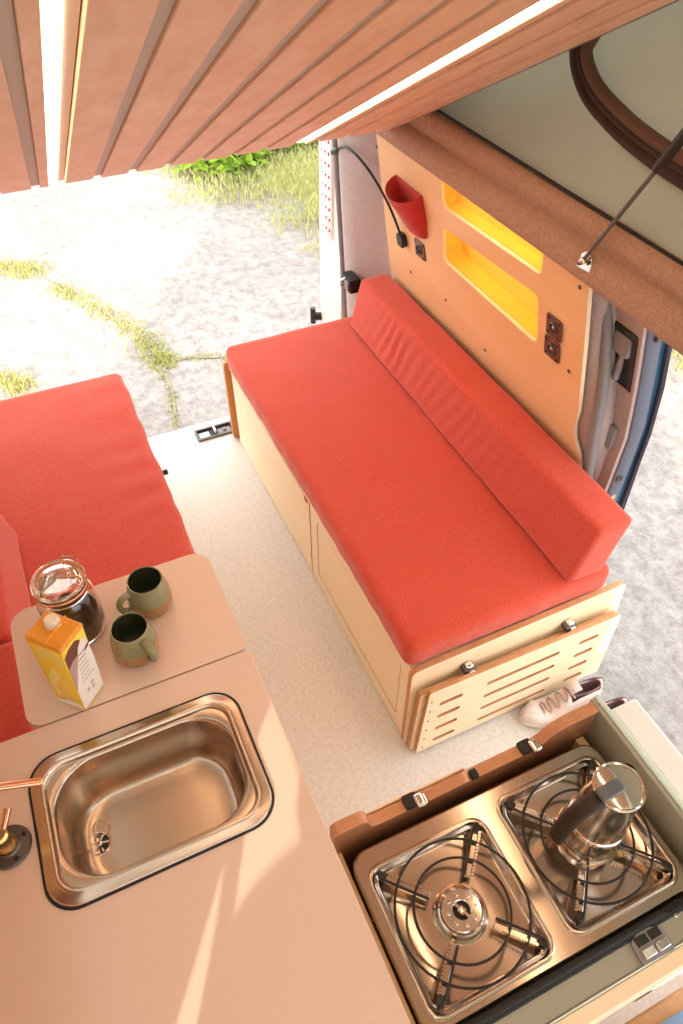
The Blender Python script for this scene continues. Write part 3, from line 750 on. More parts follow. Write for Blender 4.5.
mug('mug', .876, -.012, R(108), 'green and ochre stoneware mug farther from the sink, handle towards the jar')
mug('mug', .786, .037, R(206), 'green and ochre stoneware mug nearest the sink seam, handle towards the right')

# jar
jr = thing('storage_jar', 'clip top glass jar half full of ground coffee behind the carton', 'jar')
jx, jy = .880, .121
bm = bmesh.new()
lathe(bm, jx, jy, [(.040,.8508),(.046,.852),(.0505,.858),(.052,.87),(.052,.945),(.050,.958),(.044,.968),(.042,.974),(.0435,.980),(.043,.983),(.0395,.983),(.039,.972),(.041,.966),(.047,.956),(.049,.945),(.049,.872),(.047,.861),(.040,.857),(.001,.856)], 56, True, True)
finish('glass_body', bm, GLASS, jr)
bm = bmesh.new(); lathe(bm, jx, jy, [(.040,.8575),(.0465,.862),(.0485,.873),(.0485,.900),(.047,.903),(.02,.906),(.001,.904)], 48); finish('coffee', bm, COFF, jr)
bm = bmesh.new(); lathe(bm, jx, jy, [(.0395,.9835),(.0465,.9835),(.0475,.986),(.0465,.9885),(.0395,.9885)], 48, False, False)
finish('rubber_ring', bm, SEALO, jr)
bm = bmesh.new(); lathe(bm, jx, jy, [(.046,.989),(.048,.991),(.048,.999),(.0455,1.003),(.038,1.004),(.034,1.001),(.030,1.003),(.024,1.006),(.001,1.006),(.001,1.002),(.022,1.001),(.028,.998),(.034,.994),(.040,.989)][:14], 56, True, False)
finish('glass_lid', bm, GLASS, jr)
bm = bmesh.new()
ring_ = [(jx+.0445*math.cos(a*2*PI/40), jy+.0445*math.sin(a*2*PI/40), .971) for a in range(40)]
tube(bm, ring_, .0014, 6, closed=True)
for sg in (1,-1):
    ca, sa = math.cos(R(-30)), math.sin(R(-30))
    def P_(r, s, z): return (jx + r*ca - s*sa, jy + r*sa + s*ca, z)
    tube(bm, smoothpath([P_(.0445,.012*sg,.971),P_(.054,.013*sg,.978),P_(.056,.012*sg,.995),P_(.052,.010*sg,1.005)], 5), .0013, 6)
tube(bm, [P_(.052,.010,1.005),P_(.052,-.010,1.005)], .0013, 6)
finish('wire_clip', bm, CHROME, jr)
setbase(jr, V(jx, jy, .8508)); jr.scale = (.95,.95,.94)

# carton
ct = thing('drink_carton', 'yellow drink carton with orange top and cream cap beside the jar', 'carton')
CM = Matrix.Translation((.7465,.1435,.8508)) @ Matrix(((1,0,.02,0),(0,1,-.045,0),(0,0,1,0),(0,0,0,1))) @ Matrix.Rotation(R(44), 4, 'Z')    # local -x side and -y side face the camera corner
a_ = .0275; H_ = .168
bm = bmesh.new()
loft(bm, [[tuple(CM @ V(x + (.010*z/H_ if x > 0 else 0), y, z)) for x, y in rrect(-s, s, -s, s, .003, 3)] for s, z in ((a_-.001,0),(a_,.002),(a_,H_-.002),(a_-.001,H_))])
finish('body', bm, YELL, ct, angle=50)
bm = bmesh.new()
lo = [(-a_,-a_,H_-.004),(a_,-a_,H_-.004),(a_,a_,H_-.004),(-a_,a_,H_-.004)]
mi = [(-a_-.0008,-a_-.0008,H_+.001),(a_+.0008,-a_-.0008,H_+.001),(a_+.0008,a_+.0008,H_+.001),(-a_-.0008,a_+.0008,H_+.001)]
to = [(-a_*.93,-a_*.93,H_+.005),(a_*.93,-a_*.93,H_+.010),(a_*.93,a_*.93,H_+.010),(-a_*.93,a_*.93,H_+.005)]
loft(bm, [[tuple(CM @ V(p[0] + (.010 if p[0] > 0 else 0), p[1], p[2])) for p in q] for q in (lo, mi, to)]); 
tp = finish('folded_top', bm, ORNG, ct, bevel=.0015)
bm = bmesh.new(); box(bm, -.0008, .0008, -a_*.95, a_*.95, H_+.006, H_+.0125, CM @ Matrix.Rotation(R(0),4,'Z')); finish('top_seam', bm, ORNG, tp)
cc = CM @ V(.011,-.008,H_+.008)
bm = bmesh.new(); lathe(bm, cc.x, cc.y, [(.0125,cc.z-.002),(.0125,cc.z+.002),(.0105,cc.z+.003),(.0105,cc.z+.012),(.0095,cc.z+.0135)], 32); cp_ = finish('cap', bm, CAPM, ct)
bm = bmesh.new()
for i in range(28):
    t = i*2*PI/28; box(bm, .0102, .0111, -.0005, .0005, .0035, .0115, Matrix.Translation(cc) @ Matrix.Rotation(t, 4, 'Z'))
finish('cap_ribs', bm, CAPM, cp_)
# printed faces. right face: local -y side (normal -y); left face: local -x side
def face_r(u, v, w=.0006): return CM @ V(-a_-w, -u, v)
def face_l(u, v, w=.0006): return CM @ V(-u, a_+w, v)
def poly(pts, m_, nm, par, fc_, w):
    bm = bmesh.new(); f0 = [bm.verts.new(fc_(u, v, w)) for u, v in pts]; f1 = [bm.verts.new(fc_(u, v, w+.0004)) for u, v in pts]
    n = len(pts); bm.faces.new(f0); bm.faces.new(f1[::-1])
    for i in range(n): bm.faces.new((f0[i], f0[(i+1) % n], f1[(i+1) % n], f1[i]))
    return finish(nm, bm, m_, par, smooth=False)
lab = poly([(-.026,.004),(.026,.004),(.0265,.09),(.024,.135),(.016,.150),(.004,.140),(-.012,.10),(-.026,.06)], WHITE, 'white_label', ct, face_r, .0002)
poly([(-.0262,.062),(-.012,.101),(.003,.140),(.012,.150),(.002,.160),(-.014,.158),(-.0262,.150)], BROWN, 'brown_band', ct, face_r, .0003)
poly([(-.0262,.062),(-.012,.101),(-.002,.127),(-.014,.128),(-.0262,.12)], LILAC, 'mauve_band', ct, face_r, .0007)
# small print: rows of letter-like dashes, too small to read in the photograph
bm = bmesh.new(); rr_ = random.Random(3)
for i in range(7):
    v = .122 - i*.010; u = -.004 - i*.0012
    while u < .016 - (i % 3)*.003:
        L_ = rr_.uniform(.0015,.004); hh = .0026 if i < 2 else .0016
        pts = [(u,v),(u+L_,v),(u+L_,v+hh),(u,v+hh)]
        f0 = [bm.verts.new(face_r(p,q,.0008)) for p,q in pts]; bm.faces.new(f0); u += L_ + .001
finish('small_print', bm, INK, lab, smooth=False)
bm = bmesh.new()
for u, v in ((-.006,.035),(.006,.042),(.006,.030)):
    f0 = [bm.verts.new(face_r(u+.004*math.cos(t*PI/8), v+.005*math.sin(t*PI/8), .0008)) for t in range(16)]; bm.faces.new(f0)
finish('printed_symbols', bm, mat('grey print', (.55,.48,.46), .5), lab, smooth=False)
poly([(.012,.118),(.018,.126),(.024,.128),(.026,.124),(.020,.120)], BROWN, 'printed_swoosh', lab, face_r, .0008)
poly([(-.026,.004),(.026,.004),(.026,.016),(.005,.024),(-.014,.012),(-.026,.014)], WHITE, 'white_foot_print', ct, face_l, .0003)
poly([(-.024,.125),(.0,.14),(.02,.12),(.024,.15),(.0,.162),(-.024,.155)], mat('lemon print', (.85,.72,.18), .4), 'lemon_print', ct, face_l, .0003)
poly([(-.02,.022),(-.008,.03),(-.012,.06),(.006,.09),(-.006,.11),(-.022,.08)], mat('pale yellow print', (.92,.78,.25), .4), 'yellow_print', ct, face_l, .0003)
setbase(ct, V(.7465,.1435,.8508))


# ------------------------------------------------------------------ stove unit
sc_ = thing('stove_cabinet', 'pull-out stove cabinet with plywood back rail and mint side panel', 'cabinet')
# back rail with wave
prof = [(-.150,.60),(-.150,.842),(-.156,.850),(-.185,.851),(-.200,.848),(-.208,.838),(-.211,.824),(-.215,.816),(-.225,.8135),(-.30,.8135),(-.40,.8135),(-.480,.8135),(-.500,.8145),(-.515,.818),(-.527,.826),(-.540,.838),(-.553,.847),(-.570,.851),(-.60,.852),(-.632,.852),(-.632,.60)]
bm = bmesh.new(); plate(bm, prof, [], .020, frame((.352,0,0),(0,1,0),(0,0,1)))
finish('back_rail', bm, [PLYR, PLYR2], sc_, angle=30, bevel=.0015)
bm = bmesh.new(); box(bm, .373,.3765,-.210,-.390,.55,.815); finish('rail_cover', bm, PLYW, sc_, bevel=.001)
bm = bmesh.new(); box(bm, .034,.351,-.620,-.604,.25,.776); box(bm, .034,.351,-.160,-.152,.25,.776); box(bm,.034,.351,-.604,-.160,.25,.265); box(bm,.354,.370,-.63,-.152,.25,.599); box(bm,.05,.066,-.604,-.160,.265,.775)
finish('carcass', bm, PLYW, sc_, bevel=.001)
bm = bmesh.new(); box(bm, .012, .376, -.640, -.632, .25, .853); finish('inner_lining', bm, MINTG, sc_, bevel=.0015)
bm = bmesh.new(); box(bm, .010, .378, -.650, -.6405, .25, .855); finish('mint_trim', bm, MINT, sc_, bevel=.002)
bm = bmesh.new(); box(bm, .010, .348, -.705, -.6505, .25, .852); finish('side_panel', bm, mat('white side panel', (.86,.93,.93), .45), sc_, bevel=.006)
bm = bmesh.new(); box(bm, .0355, .068, -.631, -.146, .50, .800); finish('front_ledge', bm, MINTG, sc_, bevel=.002)
bm = bmesh.new(); box(bm, .0325, .035, -.631, -.146, .50, .803); finish('ledge_trim', bm, mat('pale mint metal trim', (.75,.80,.74), .3), sc_, bevel=.0008)
bm = bmesh.new(); box(bm, .012, .032, -.631, -.146, .30, .801); finish('front_board', bm, PLYB, sc_, bevel=.002)
bm = bmesh.new(); tube(bm, [(.0750,-.146,.803),(.0750,-.628,.803)], .006, 12)
tube(bm, [(.0695,-.146,.8005),(.0695,-.628,.8005)], .004, 10)
for i in range(10): box(bm, .070,.080,-.545-.005*i-.0012,-.545-.005*i+.0012,.8085,.8105)
finish('rubber_strip', bm, RUBB, sc_)
lm = Matrix.Translation((.0525,-.497,.8005))
bm = bmesh.new(); plate(bm, quad_r([(-.020,-.030),(.012,-.030),(.020,.0),(.012,.024),(-.018,.026)], .006), [], .004, lm); lp = finish('latch_plate', bm, GREYP, sc_, bevel=.001)
for x0,x1,y0,y1 in ((.002,.014,-.002,.018),(.002,.014,-.024,-.005)):
    bm = bmesh.new(); box(bm, x0, x1, y0, y1, .0042, .0055, lm); finish('latch_window', bm, BLACK, lp, bevel=.001)
for x0,x1,y0,y1 in ((-.014,-.002,-.002,.018),(-.014,-.002,-.026,-.006)):
    bm = bmesh.new(); box(bm, x0, x1, y0, y1, .0042, .007, lm); finish('latch_button', bm, CHROME, lp, bevel=.002)
for y in (-.285,-.500):
    bm = bmesh.new(); rbox(bm, .351,.374,y-.012,y+.012,.812,.822,.003,(4,4,3)); cl = finish('clip', bm, BLACK, sc_, angle=60)
    bm = bmesh.new(); rbox(bm, .345,.366,y-.022,y-.004,.817,.828,.003,(4,4,4)); finish('clip_lever', bm, CHROME, cl, angle=60)
bm = bmesh.new(); rbox(bm, .350,.366,-.404,-.390,.812,.824,.003,(4,4,4)); finish('catch', bm, BLACK, sc_, angle=60)
for y in (-.575,-.555):
    bm = bmesh.new(); lathe(bm, .0655, y+.0, [(.003,.8000),(.003,.8045),(.002,.8055)], 10); finish('screw', bm, CHROME, sc_)
setbase(sc_, V(.2,-.4,.25))

hob = thing('gas_hob', 'two burner stainless gas hob in the pull-out cabinet', 'hob')
ZT = .800
hx0, hx1, hy0, hy1 = .083, .334, -.616, -.163
bm = bmesh.new()
pans = [(.0995,.300,-.373,-.181),(.1045,.308,-.599,-.410)]
def pan_loop(p, i, r, z): return [(x, y, z) for x, y in rrect(p[0]+i, p[1]-i, p[2]+i, p[3]-i, r, 6)]
plate(bm, rrect(hx0+.004,hx1-.004,hy0+.004,hy1-.004,.024,6), [rrect(*p, .02, 6) for p in pans], -.0005, frame((0,0,ZT),(1,0,0),(0,1,0)))
def ol(i, r, z): return [(x, y, z) for x, y in rrect(hx0+i,hx1-i,hy0+i,hy1-i,r,6)]
loft(bm, [ol(.0042,.024,ZT), ol(.0015,.026,ZT-.001), ol(0,.027,ZT-.004), ol(0,.027,ZT-.022)], True, False, False)
for p in pans:
    loft(bm, [pan_loop(p,-.0065,.024,ZT+.0002), pan_loop(p,-.004,.022,ZT+.0022), pan_loop(p,-.001,.021,ZT+.0022), pan_loop(p,.002,.020,ZT+.0002), pan_loop(p,.005,.018,ZT-.007), pan_loop(p,.010,.016,ZT-.009), pan_loop(p,.05,.012,ZT-.0095)], True, False, True)
finish('tray', bm, STEELP, hob, angle=50)
def burner(cx, cy, rot):
    bm = bmesh.new(); lathe(bm, cx, cy, [(.040,ZT-.0093),(.040,ZT-.006),(.036,ZT-.004),(.0335,ZT+.004),(.031,ZT+.0055),(.029,ZT+.004)], 40, True, False)
    b = finish('burner', bm, STEELP, hob)
    bm = bmesh.new(); lathe(bm, cx, cy, [(.026,ZT-.004),(.0290,ZT+.006),(.0292,ZT+.0105),(.028,ZT+.012),(.0135,ZT+.0125),(.0125,ZT+.0115),(.0125,ZT+.004)], 40, False, False); cap = finish('burner_cap', bm, CHROME, b)
    bm = bmesh.new(); lathe(bm, cx, cy, [(.0130,ZT+.0045),(.001,ZT+.0045)], 24, False, True); finish('burner_core', bm, BLACK, cap)
    bm = bmesh.new(); box(bm, -.0125, .0125, -.0022, .0022, ZT+.0085, ZT+.0118, Matrix.Translation((cx,cy,0)) @ Matrix.Rotation(rot,4,'Z')); box(bm, -.005,.005,-.005,.005, ZT+.009, ZT+.0112, Matrix.Translation((cx,cy,0)) @ Matrix.Rotation(rot,4,'Z'))
    lathe(bm, cx, cy, [(.0035,ZT+.0115),(.0035,ZT+.0132),(.002,ZT+.0138)], 12); finish('burner_bar', bm, CHROME, cap)
    for i in range(8):
        t = i*PI/4 + rot + .2; x, y = cx + .0205*math.cos(t), cy + .0205*math.sin(t)
        bm = bmesh.new(); lathe(bm, x, y, [(.0024,ZT+.0120),(.0024,ZT+.0135),(.0016,ZT+.0142)], 10); finish('rivet', bm, CHROME, cap)
    # thermocouple loop around the burner
    bm = bmesh.new(); tube(bm, smoothpath([(cx+.036*math.cos(R(t)), cy+.036*math.sin(R(t)), ZT+.003) for t in range(-120, 40, 20)] + [(cx+.040*math.cos(R(50)), cy+.040*math.sin(R(50)), ZT-.004)], 3), .0018, 8)
    finish('thermocouple', bm, COPPER, b)
for p, c in zip(pans, ((.197,-.279),(.206,-.504))):
    burner(c[0], c[1], R(25))
    px0, px1, py0, py1 = p
    for r_ in (.069,.096):
        rx = r_
        bm = bmesh.new(); tube(bm, [(c[0]+rx*math.cos(a*2*PI/72), c[1]+rx*math.sin(a*2*PI/72), ZT+.0175) for a in range(72)], .0020, 8, closed=True); finish('grate_ring', bm, WIRE, hob)
    for (ex, ey) in ((px1-.014,py1-.014),(px1-.014,py0+.014),(px0+.014,py0+.014),(px0+.014,py1-.014)):
        e = V(ex, ey, ZT+.0035); cen = V(c[0], c[1], ZT+.0035); d = (e-cen); d.z = 0; L_ = d.length; d.normalize(); s = V(-d.y, d.x, 0)
        a0 = cen + d*.047; a1 = e - d*.006
        # polished folded arm
        f = frame(a0, d, s); ln = (a1-a0).length
        bm = bmesh.new(); secs = [(-.0060,0),(-.0060,.0065),(-.004,.0085),(.004,.0085),(.0060,.0065),(.0060,0)]
        loft(bm, [[tuple(f @ V(u, q*k_, w)) for q, w in secs] for u, k_ in ((0,.7),(.004,1),(ln-.004,1),(ln,.8))], True, True, True)
        arm = finish('grate_arm', bm, STEELP, hob, angle=40, bevel=.0008)
        bm = bmesh.new(); up = V(0,0,.0135)
        tube(bm, smoothpath([a0 + up + s*.0055, a1 + up + s*.0055, e + up + d*.004, e + V(0,0,.002) + d*.008], 6), .0021, 8)
        finish('grate_wire', bm, WIRE, arm)
        bm = bmesh.new(); n_ = 14
        for i in range(n_):
            q = a0 + (a1-a0)*((i+.5)/n_) + V(0,0,.0135) - s*.0055
            box(bm, -.0018,.0018,-.0018,.0018,-.0035,.002, Matrix.Translation(q) @ frame((0,0,0), d, s))
        finish('grate_teeth', bm, STEELP, arm)
        bm = bmesh.new(); q = e + V(0,0,.002); rb = frame(q, d, s)
        rbox(bm, -.009,.004,-.0050,.0050,-.004,.0125,.002,(4,4,4), None, rb); finish('corner_clip', bm, WIRE, arm, angle=60)
setbase(hob, V(.2,-.38,ZT-.022))

# moka pot
mk = thing('moka_pot', 'stainless steel moka pot with dark brown handle on the far burner', 'moka pot')
mx, my, mz = .206, -.502, ZT+.0200
bm = bmesh.new(); lathe(bm, mx, my, [(.040,mz),(.0455,mz+.002),(.0475,mz+.010),(.0475,mz+.026),(.0455,mz+.036),(.041,mz+.050),(.0385,mz+.060)], 56, True, False); finish('boiler', bm, STEELP, mk)
bm = bmesh.new(); lathe(bm, mx, my, [(.0400,mz+.059),(.0415,mz+.061),(.0415,mz+.070),(.0400,mz+.072)], 56, False, False); finish('collar', bm, CHROME, mk)
bm = bmesh.new(); rows = lathe(bm, mx, my, [(.0400,mz+.0715),(.0395,mz+.085),(.0375,mz+.11),(.0345,mz+.14),(.0320,mz+.165),(.0325,mz+.172)], 56, False, False)
ca, sa = math.cos(R(-65)), math.sin(R(-65))          # spout direction
for v in bm.verts:
    dd = V(v.co.x-mx, v.co.y-my, 0)
    if dd.length > 0 and v.co.z > mz+.12:
        k_ = max(0, dd.normalized().dot(V(ca, sa, 0)))**8 * (v.co.z-mz-.12)/.05
        v.co.x += ca*.009*k_; v.co.y += sa*.009*k_
finish('upper_pot', bm, STEELP, mk)
bm = bmesh.new(); lathe(bm, mx, my, [(.0335,mz+.1725),(.0340,mz+.1745),(.0330,mz+.1775),(.026,mz+.1795),(.001,mz+.1805)], 48); ld = finish('lid', bm, CHROME, mk)
hdir = V(math.cos(R(92)), math.sin(R(92)), 0); hs = V(-hdir.y, hdir.x, 0); hc = V(mx, my, mz)
bm = bmesh.new()
sec = [(.006,.1795,.0095),(.012,.1850,.0105),(.024,.1860,.0105)]
def hsec(r, z, w, th): 
    return [tuple(hc + hdir*(r+a) + hs*b + V(0,0,z+c)) for a, b, c in ((0,-w,-th/2),(0,w,-th/2),(0,w,th/2),(0,-w,th/2))]
loft(bm, [hsec(-.004,.1830,.0085,.004), hsec(.004,.1850,.0095,.007), hsec(.020,.1855,.0095,.008), hsec(.036,.1840,.0095,.008)]); finish('lid_knob', bm, mat('dark steel blue plastic', (.13,.14,.17), .3), ld, bevel=.002)
bm = bmesh.new(); tube(bm, [(mx+.0325*math.cos(a*PI/24), my+.0325*math.sin(a*PI/24), mz+.1775) for a in range(48)], .0022, 8, closed=True); finish('lid_rim', bm, CHROME, ld)
bm = bmesh.new()
path = smoothpath([hc + hdir*.032 + V(0,0,.174), hc + hdir*.048 + V(0,0,.175), hc + hdir*.066 + V(0,0,.163), hc + hdir*.078 + V(0,0,.135), hc + hdir*.086 + V(0,0,.100)], 6)
loops = []
for i, p in enumerate(path):
    t = (path[min(i+1,len(path)-1)] - path[max(i-1,0)]).normalized(); n_ = t.cross(hs).normalized(); w = .0125; th = .006
    loops.append([tuple(p + hs*w*math.cos(a*PI/6) *1.0 + n_*th*math.sin(a*PI/6)) for a in range(12)])
loft(bm, loops); finish('handle', bm, BROWNP, mk, angle=60)
bm = bmesh.new(); vd = hc + V(math.cos(R(200)),math.sin(R(200)),0)*.0475 + V(0,0,.022); tube(bm, [vd, vd + V(math.cos(R(200)),math.sin(R(200)),0)*.006], .004, 10); finish('valve', bm, BRASS, mk)
setbase(mk, V(mx, my, mz))

# ------------------------------------------------------------------ wall items
# felt pouch
WNrm = V(0,1,-.2).normalized()
wp = thing('felt_pouch', 'red felt pouch hanging on the plywood wall', 'pouch')
bm = bmesh.new(); loops = []
cx0 = 1.885
for v, wd, dp, sh in ((.925,.050,.014,-.020),(.933,.060,.024,-.020),(.96,.066,.036,-.016),(1.0,.074,.052,-.010),(1.04,.080,.062,.004),(1.062,.082,.066,.010)):
    lp = []
    for i in range(24):
        a = PI*i/23; lp.append(tuple(wall(cx0 + sh + wd*math.cos(a), v + (.030*math.cos(a) if v > 1 else .012*math.cos(a))*-1*0 - .018*math.sin(a)*(v > 1.03), .002 + dp*math.sin(a)**.8)))
    loops.append(lp)
for v, wd, dp, sh in ((1.058,.078,.061,.010),(1.0,.068,.046,-.010),(.95,.058,.024,-.016)):
    loops.append([tuple(wall(cx0 + sh + wd*math.cos(PI*i/23), v - .018*math.sin(PI*i/23)*(v > 1.03), .004 + dp*math.sin(PI*i/23)**.8)) for i in range(24)])
rows = loft(bm, loops, True, True, True)
finish('pouch_body', bm, REDD, wp, angle=50)
setbase(wp, wall(cx0, .925, 0))

# gooseneck lamp
gl = thing('reading_lamp', 'thin black gooseneck lamp arching from behind the felt pouch', 'lamp')
bm = bmesh.new(); pts = smoothpath([wall(1.975,.855,.012), wall(1.972,.885,.016), wall(2.00,.93,.018), wall(2.035,.975,.022), wall(2.10,1.03,.03), wall(2.17,1.065,.04), wall(2.235,1.070,.045), wall(2.285,1.055,.045), wall(2.32,1.035,.045)], 8)
tube(bm, pts, .0042, 10); finish('gooseneck', bm, BLACK, gl)
bm = bmesh.new(); tube(bm, [pts[-1], pts[-1] + (wall(2.39,1.0,.045)-pts[-1])*.15, wall(2.375,1.008,.045)], [.006,.0095,.0095], 14); finish('lamp_head', bm, BLACK, gl)
bm = bmesh.new(); f = frame_in(wall(1.974,.852,.0), (1,0,0), WU)
loft(bm, [[tuple(f @ V(u, v, w)) for u, v in rrect(-.020,.020,-.022,.022,.010,4)] for w in (.001,.016,.020)] ); finish('lamp_plug', bm, BLACK, gl, angle=50, bevel=.002)
setbase(gl, wall(1.974,.852,.0))

def socket(x, z, label, two=False):
    t = thing('power_socket', label, 'socket')
    f = frame_in(wall(x, z, .0), (1,0,0), WU)
    bm = bmesh.new(); outer_ = rrect(-.030,.030,-.030,.030,.006,4)
    plate(bm, outer_, [[(.013*math.cos(-a*PI/10), .013*math.sin(-a*PI/10)) for a in range(20)]], .004, f @ Matrix.Translation((0,0,.0005)))
    finish('face_plate', bm, mat('bronze plate', (.20,.14,.11), .35, .7), t, bevel=.001)
    bm = bmesh.new(); loft(bm, [[tuple(f @ V(r*math.cos(a*PI/10), r*math.sin(a*PI/10), w)) for a in range(20)] for r, w in ((.0165,.0045),(.0165,.008),(.014,.009),(.0125,.0085),(.0115,.0015))], True, False, True); finish('outlet_ring', bm, DKMET, t)
    bm = bmesh.new(); loft(bm, [[tuple(f @ V(r*math.cos(a*PI/8), r*math.sin(a*PI/8), w)) for a in range(16)] for r, w in ((.006,.0016),(.006,.006),(.004,.007))], True, False, True); finish('outlet_pin', bm, CHROME if two else BLACK, t)
    for sx in (-1,1):
        for sy in (-1,1):
            bm = bmesh.new(); loft(bm, [[tuple(f @ V(sx*.022 + r*math.cos(a*PI/4), sy*.022 + r*math.sin(a*PI/4), w)) for a in range(8)] for r, w in ((.0035,.0045),(.0035,.006),(.002,.0066))], True, False, True); finish('screw', bm, BLACK, t)
    setbase(t, wall(x, z, 0))
socket(1.862, .868, 'small black power socket below the red felt pouch')
socket(1.168, .990, 'upper of the two sockets right of the niches', True)
socket(1.172, .925, 'lower of the two sockets right of the niches', True)

# tailgate latch in the rear sill
tl = thing('tailgate_latch', 'dark steel tailgate latch sunk in the rear sill beside the bench', 'latch')
bm = bmesh.new(); plate(bm, rrect(2.275,2.345,-.560,-.400,.004,3), [rrect(2.283,2.335,-.552,-.408,.003,3)], .010, frame((0,0,.0005),(1,0,0),(0,1,0))); finish('latch_frame', bm, DKMET, tl, bevel=.001)
bm = bmesh.new(); box(bm, 2.283,2.335,-.552,-.408,.0006,.0025); finish('latch_bed', bm, BLACK, tl)
bm = bmesh.new(); box(bm, 2.287,2.318,-.455,-.412,.0026,.008); finish('latch_plate', bm, mat('pale blue zinc', (.45,.60,.72), .4, .5), tl, bevel=.001)
bm = bmesh.new(); tube(bm, smoothpath([(2.292,-.478,.003),(2.292,-.478,.022),(2.322,-.478,.022),(2.322,-.478,.003)], 6), .005, 10); finish('striker_loop', bm, CHROME, tl)
bm = bmesh.new(); box(bm, 2.288,2.316,-.545,-.492,.0026,.007); lathe(bm, 2.303, -.520, [(.009,.007),(.009,.013),(.006,.015)], 14); finish('striker_mount', bm, GREYP, tl, bevel=.001)
setbase(tl, V(2.31,-.48,.0005))

# ------------------------------------------------------------------ shoes
def shoe(x, y, ang, label, sc=1.0):
    """sneaker, toe along local +x; length .28"""
    t = thing('sneaker', label, 'shoe', 'pair of sneakers on the floor')
    def half(u):   # half width along length u in 0(heel)..1(toe)
        return (.030 + .008*math.sin(PI*min(1,u*1.0)) + .010*math.exp(-((u-.70)/.22)**2)) * (math.sqrt(max(0, 1-((u-.80)/.2)**2)) if u > .80 else (math.sqrt(max(0,1-((.10-u)/.10)**2)) if u < .10 else 1))
    def outline(s, z, n=24):
        us = [.5 - .5*math.cos(PI*i/n) for i in range(n+1)]
        top = [(-.14 + .28*u, half(u)*s + .004*math.sin(PI*u), z) for u in us]; bot = [(-.14 + .28*u, -half(u)*s + .004*math.sin(PI*u), z) for u in us]
        return top + bot[::-1][1:-1]
    bm = bmesh.new(); loft(bm, [outline(.94,.0), outline(1.03,.003), outline(1.05,.012), outline(1.03,.024), outline(.97,.026)]); finish('sole', bm, SOLE, t, angle=50)
    def hgt(u):    # top line of the upper
        return .030 + .085*(1/(1+math.exp((u-.56)*14))) + .018*math.exp(-((u-.86)/.14)**2)
    bm = bmesh.new(); n = 30; secs = []
    for i in range(n+1):
        u = .012 + .972*(.5 - .5*math.cos(PI*i/n)); w = half(u)*.98; h = hgt(u)
        row = []
        for k_ in range(17):
            a = PI*k_/16
            sq = 1 if u > .45 else .45 + .55*u/.45
            yy = w*(abs(math.cos(a))**.75)*(1 if math.cos(a) > 0 else -1) * (1 - .18*math.sin(a)*(1-u))
            zz = .024 + (h-.024+.0)*(math.sin(a)**(.75))
            row.append((u, yy, zz))
        secs.append(row)
    vs = [[bm.verts.new((-.14+.28*u, yy + .004*math.sin(PI*u), zz)) for u, yy, zz in row] for row in secs]
    for i in range(n):
        u = .5 - .5*math.cos(PI*(i+.5)/n)
        for k_ in range(16):
            if .04 < u < .44 and 4 <= k_ <= 11: continue       # foot opening
            bm.faces.new((vs[i][k_], vs[i][k_+1], vs[i+1][k_+1], vs[i+1][k_]))
    o = finish('upper', bm, CREAM, t, angle=180); md = o.modifiers.new('t', 'SOLIDIFY'); md.thickness = .004; md.offset = -1
    bm = bmesh.new(); n2 = 20
    lo = []
    for s, z in ((.80,.105),(.74,.07),(.66,.034)):
        lo.append([(-.080 + .058*math.cos(2*PI*i/n2), .026*s*math.sin(2*PI*i/n2), z - (.012*math.cos(2*PI*i/n2) if z > .1 else 0)) for i in range(n2)])
    loft(bm, lo, True, False, True); finish('lining', bm, SHOEIN, t)
    bm = bmesh.new(); loft(bm, [[(-.14+.28*u, half(u)*s*1.04*c + .003, z) for u, c in [(.80 + .19*math.sin(PI*i/16)*1.0, math.cos(PI*i/16)) for i in range(17)]] for s, z in ((1.0,.022),(1.0,.040),(.86,.052),(.5,.060))], False, False, False)
    finish('toe_cap', bm, SOLE, t, angle=180)
    for i in range(8):
        u = .43 + .044*i; x_ = -.14+.28*u; h = hgt(u) + .002; w = half(u)*.55
        bm = bmesh.new(); sgn = 1 if i % 2 else -1
        tube(bm, smoothpath([(x_-.007*sgn, -w, h-.010), (x_, -w*.4, h+.001), (x_, w*.4, h+.001), (x_+.007*sgn, w, h-.010)], 4), .0034, 8); finish('lace', bm, LACE, t)
    bm = bmesh.new(); loft(bm, [[(-.14+.28*.46+q*.0, s_, hgt(.46)+.012+.004) for q, s_ in ((0,-.016),(0,.016))], [(-.14+.28*.34, s_, .135) for s_ in (-.018,.018)]], False, False, False)
    o = finish('tongue', bm, CREAM, t); md = o.modifiers.new('t', 'SOLIDIFY'); md.thickness = .005
    t.location = (x, y, .0005); t.rotation_euler = (0,0,ang); t.scale = (sc,)*3; return t
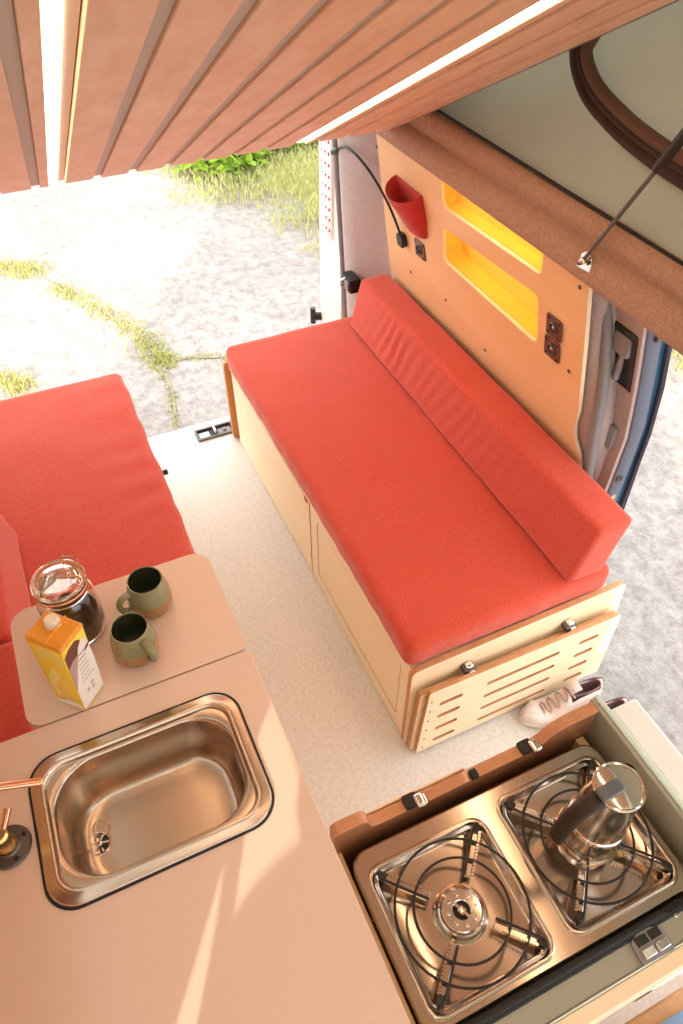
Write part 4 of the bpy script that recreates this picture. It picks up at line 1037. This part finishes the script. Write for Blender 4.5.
shoe(.682, -1.014, R(84), 'pale canvas sneaker nearest the slotted board', .90)
shoe(.594, -1.035, R(88), 'pale canvas sneaker half hidden behind the stove cabinet', .90)

# ------------------------------------------------------------------ front corner: plywood step and denim seat
fs = thing('front_box', 'plywood box with denim cushion at the bottom right corner', 'box')
bm = bmesh.new(); box(bm, -.62,-.010,-1.15,-.40,.0,.34); finish('body', bm, PLYE, fs, bevel=.004)
bm = bmesh.new(); rbox(bm, -.61,-.036,-1.14,-.42,.341,.38,.012,(20,20,5)); finish('pad', bm, DENIM, fs, angle=180)
setbase(fs, V(-.4,-.7,0))

# ------------------------------------------------------------------ light, world, camera
W = bpy.data.worlds.new('World'); bpy.context.scene.world = W; W.use_nodes = True
nt = W.node_tree; bg = nt.nodes['Background']
bg.inputs['Color'].default_value = (1.0,.985,.97,1); bg.inputs['Strength'].default_value = 1.5
def sun(name, az, el, strength, ang, col):
    l = bpy.data.lights.new(name, 'SUN'); l.energy = strength; l.angle = R(ang); l.color = col
    o = bpy.data.objects.new(name, l); C.objects.link(o)
    d = -V(math.cos(R(az))*math.cos(R(el)), math.sin(R(az))*math.cos(R(el)), math.sin(R(el)))
    o.rotation_euler = d.to_track_quat('-Z', 'Y').to_euler(); o.location = (0,0,6)
sun('sun', 148, 15, 3.0, .4, (1,.86,.66))

cam = bpy.data.cameras.new('camera'); co = bpy.data.objects.new('camera', cam); C.objects.link(co)
cam.sensor_fit = 'VERTICAL'; cam.sensor_height = 36; cam.lens = 722/1024*36
cam.clip_start = .02
p_, y_ = R(46.6), R(-24.6)
fwd = V(math.cos(y_)*math.cos(p_), math.sin(y_)*math.cos(p_), -math.sin(p_))
co.location = (0,0,1.95); co.rotation_euler = fwd.to_track_quat('-Z', 'Y').to_euler()
S = bpy.context.scene; S.camera = co
S.view_settings.view_transform = 'Standard'; S.view_settings.look = 'None'; S.view_settings.gamma = 1
S.view_settings.use_curve_mapping = False
S.view_settings.exposure = 1.15
S.cycles.max_bounces = 10; S.cycles.transmission_bounces = 10
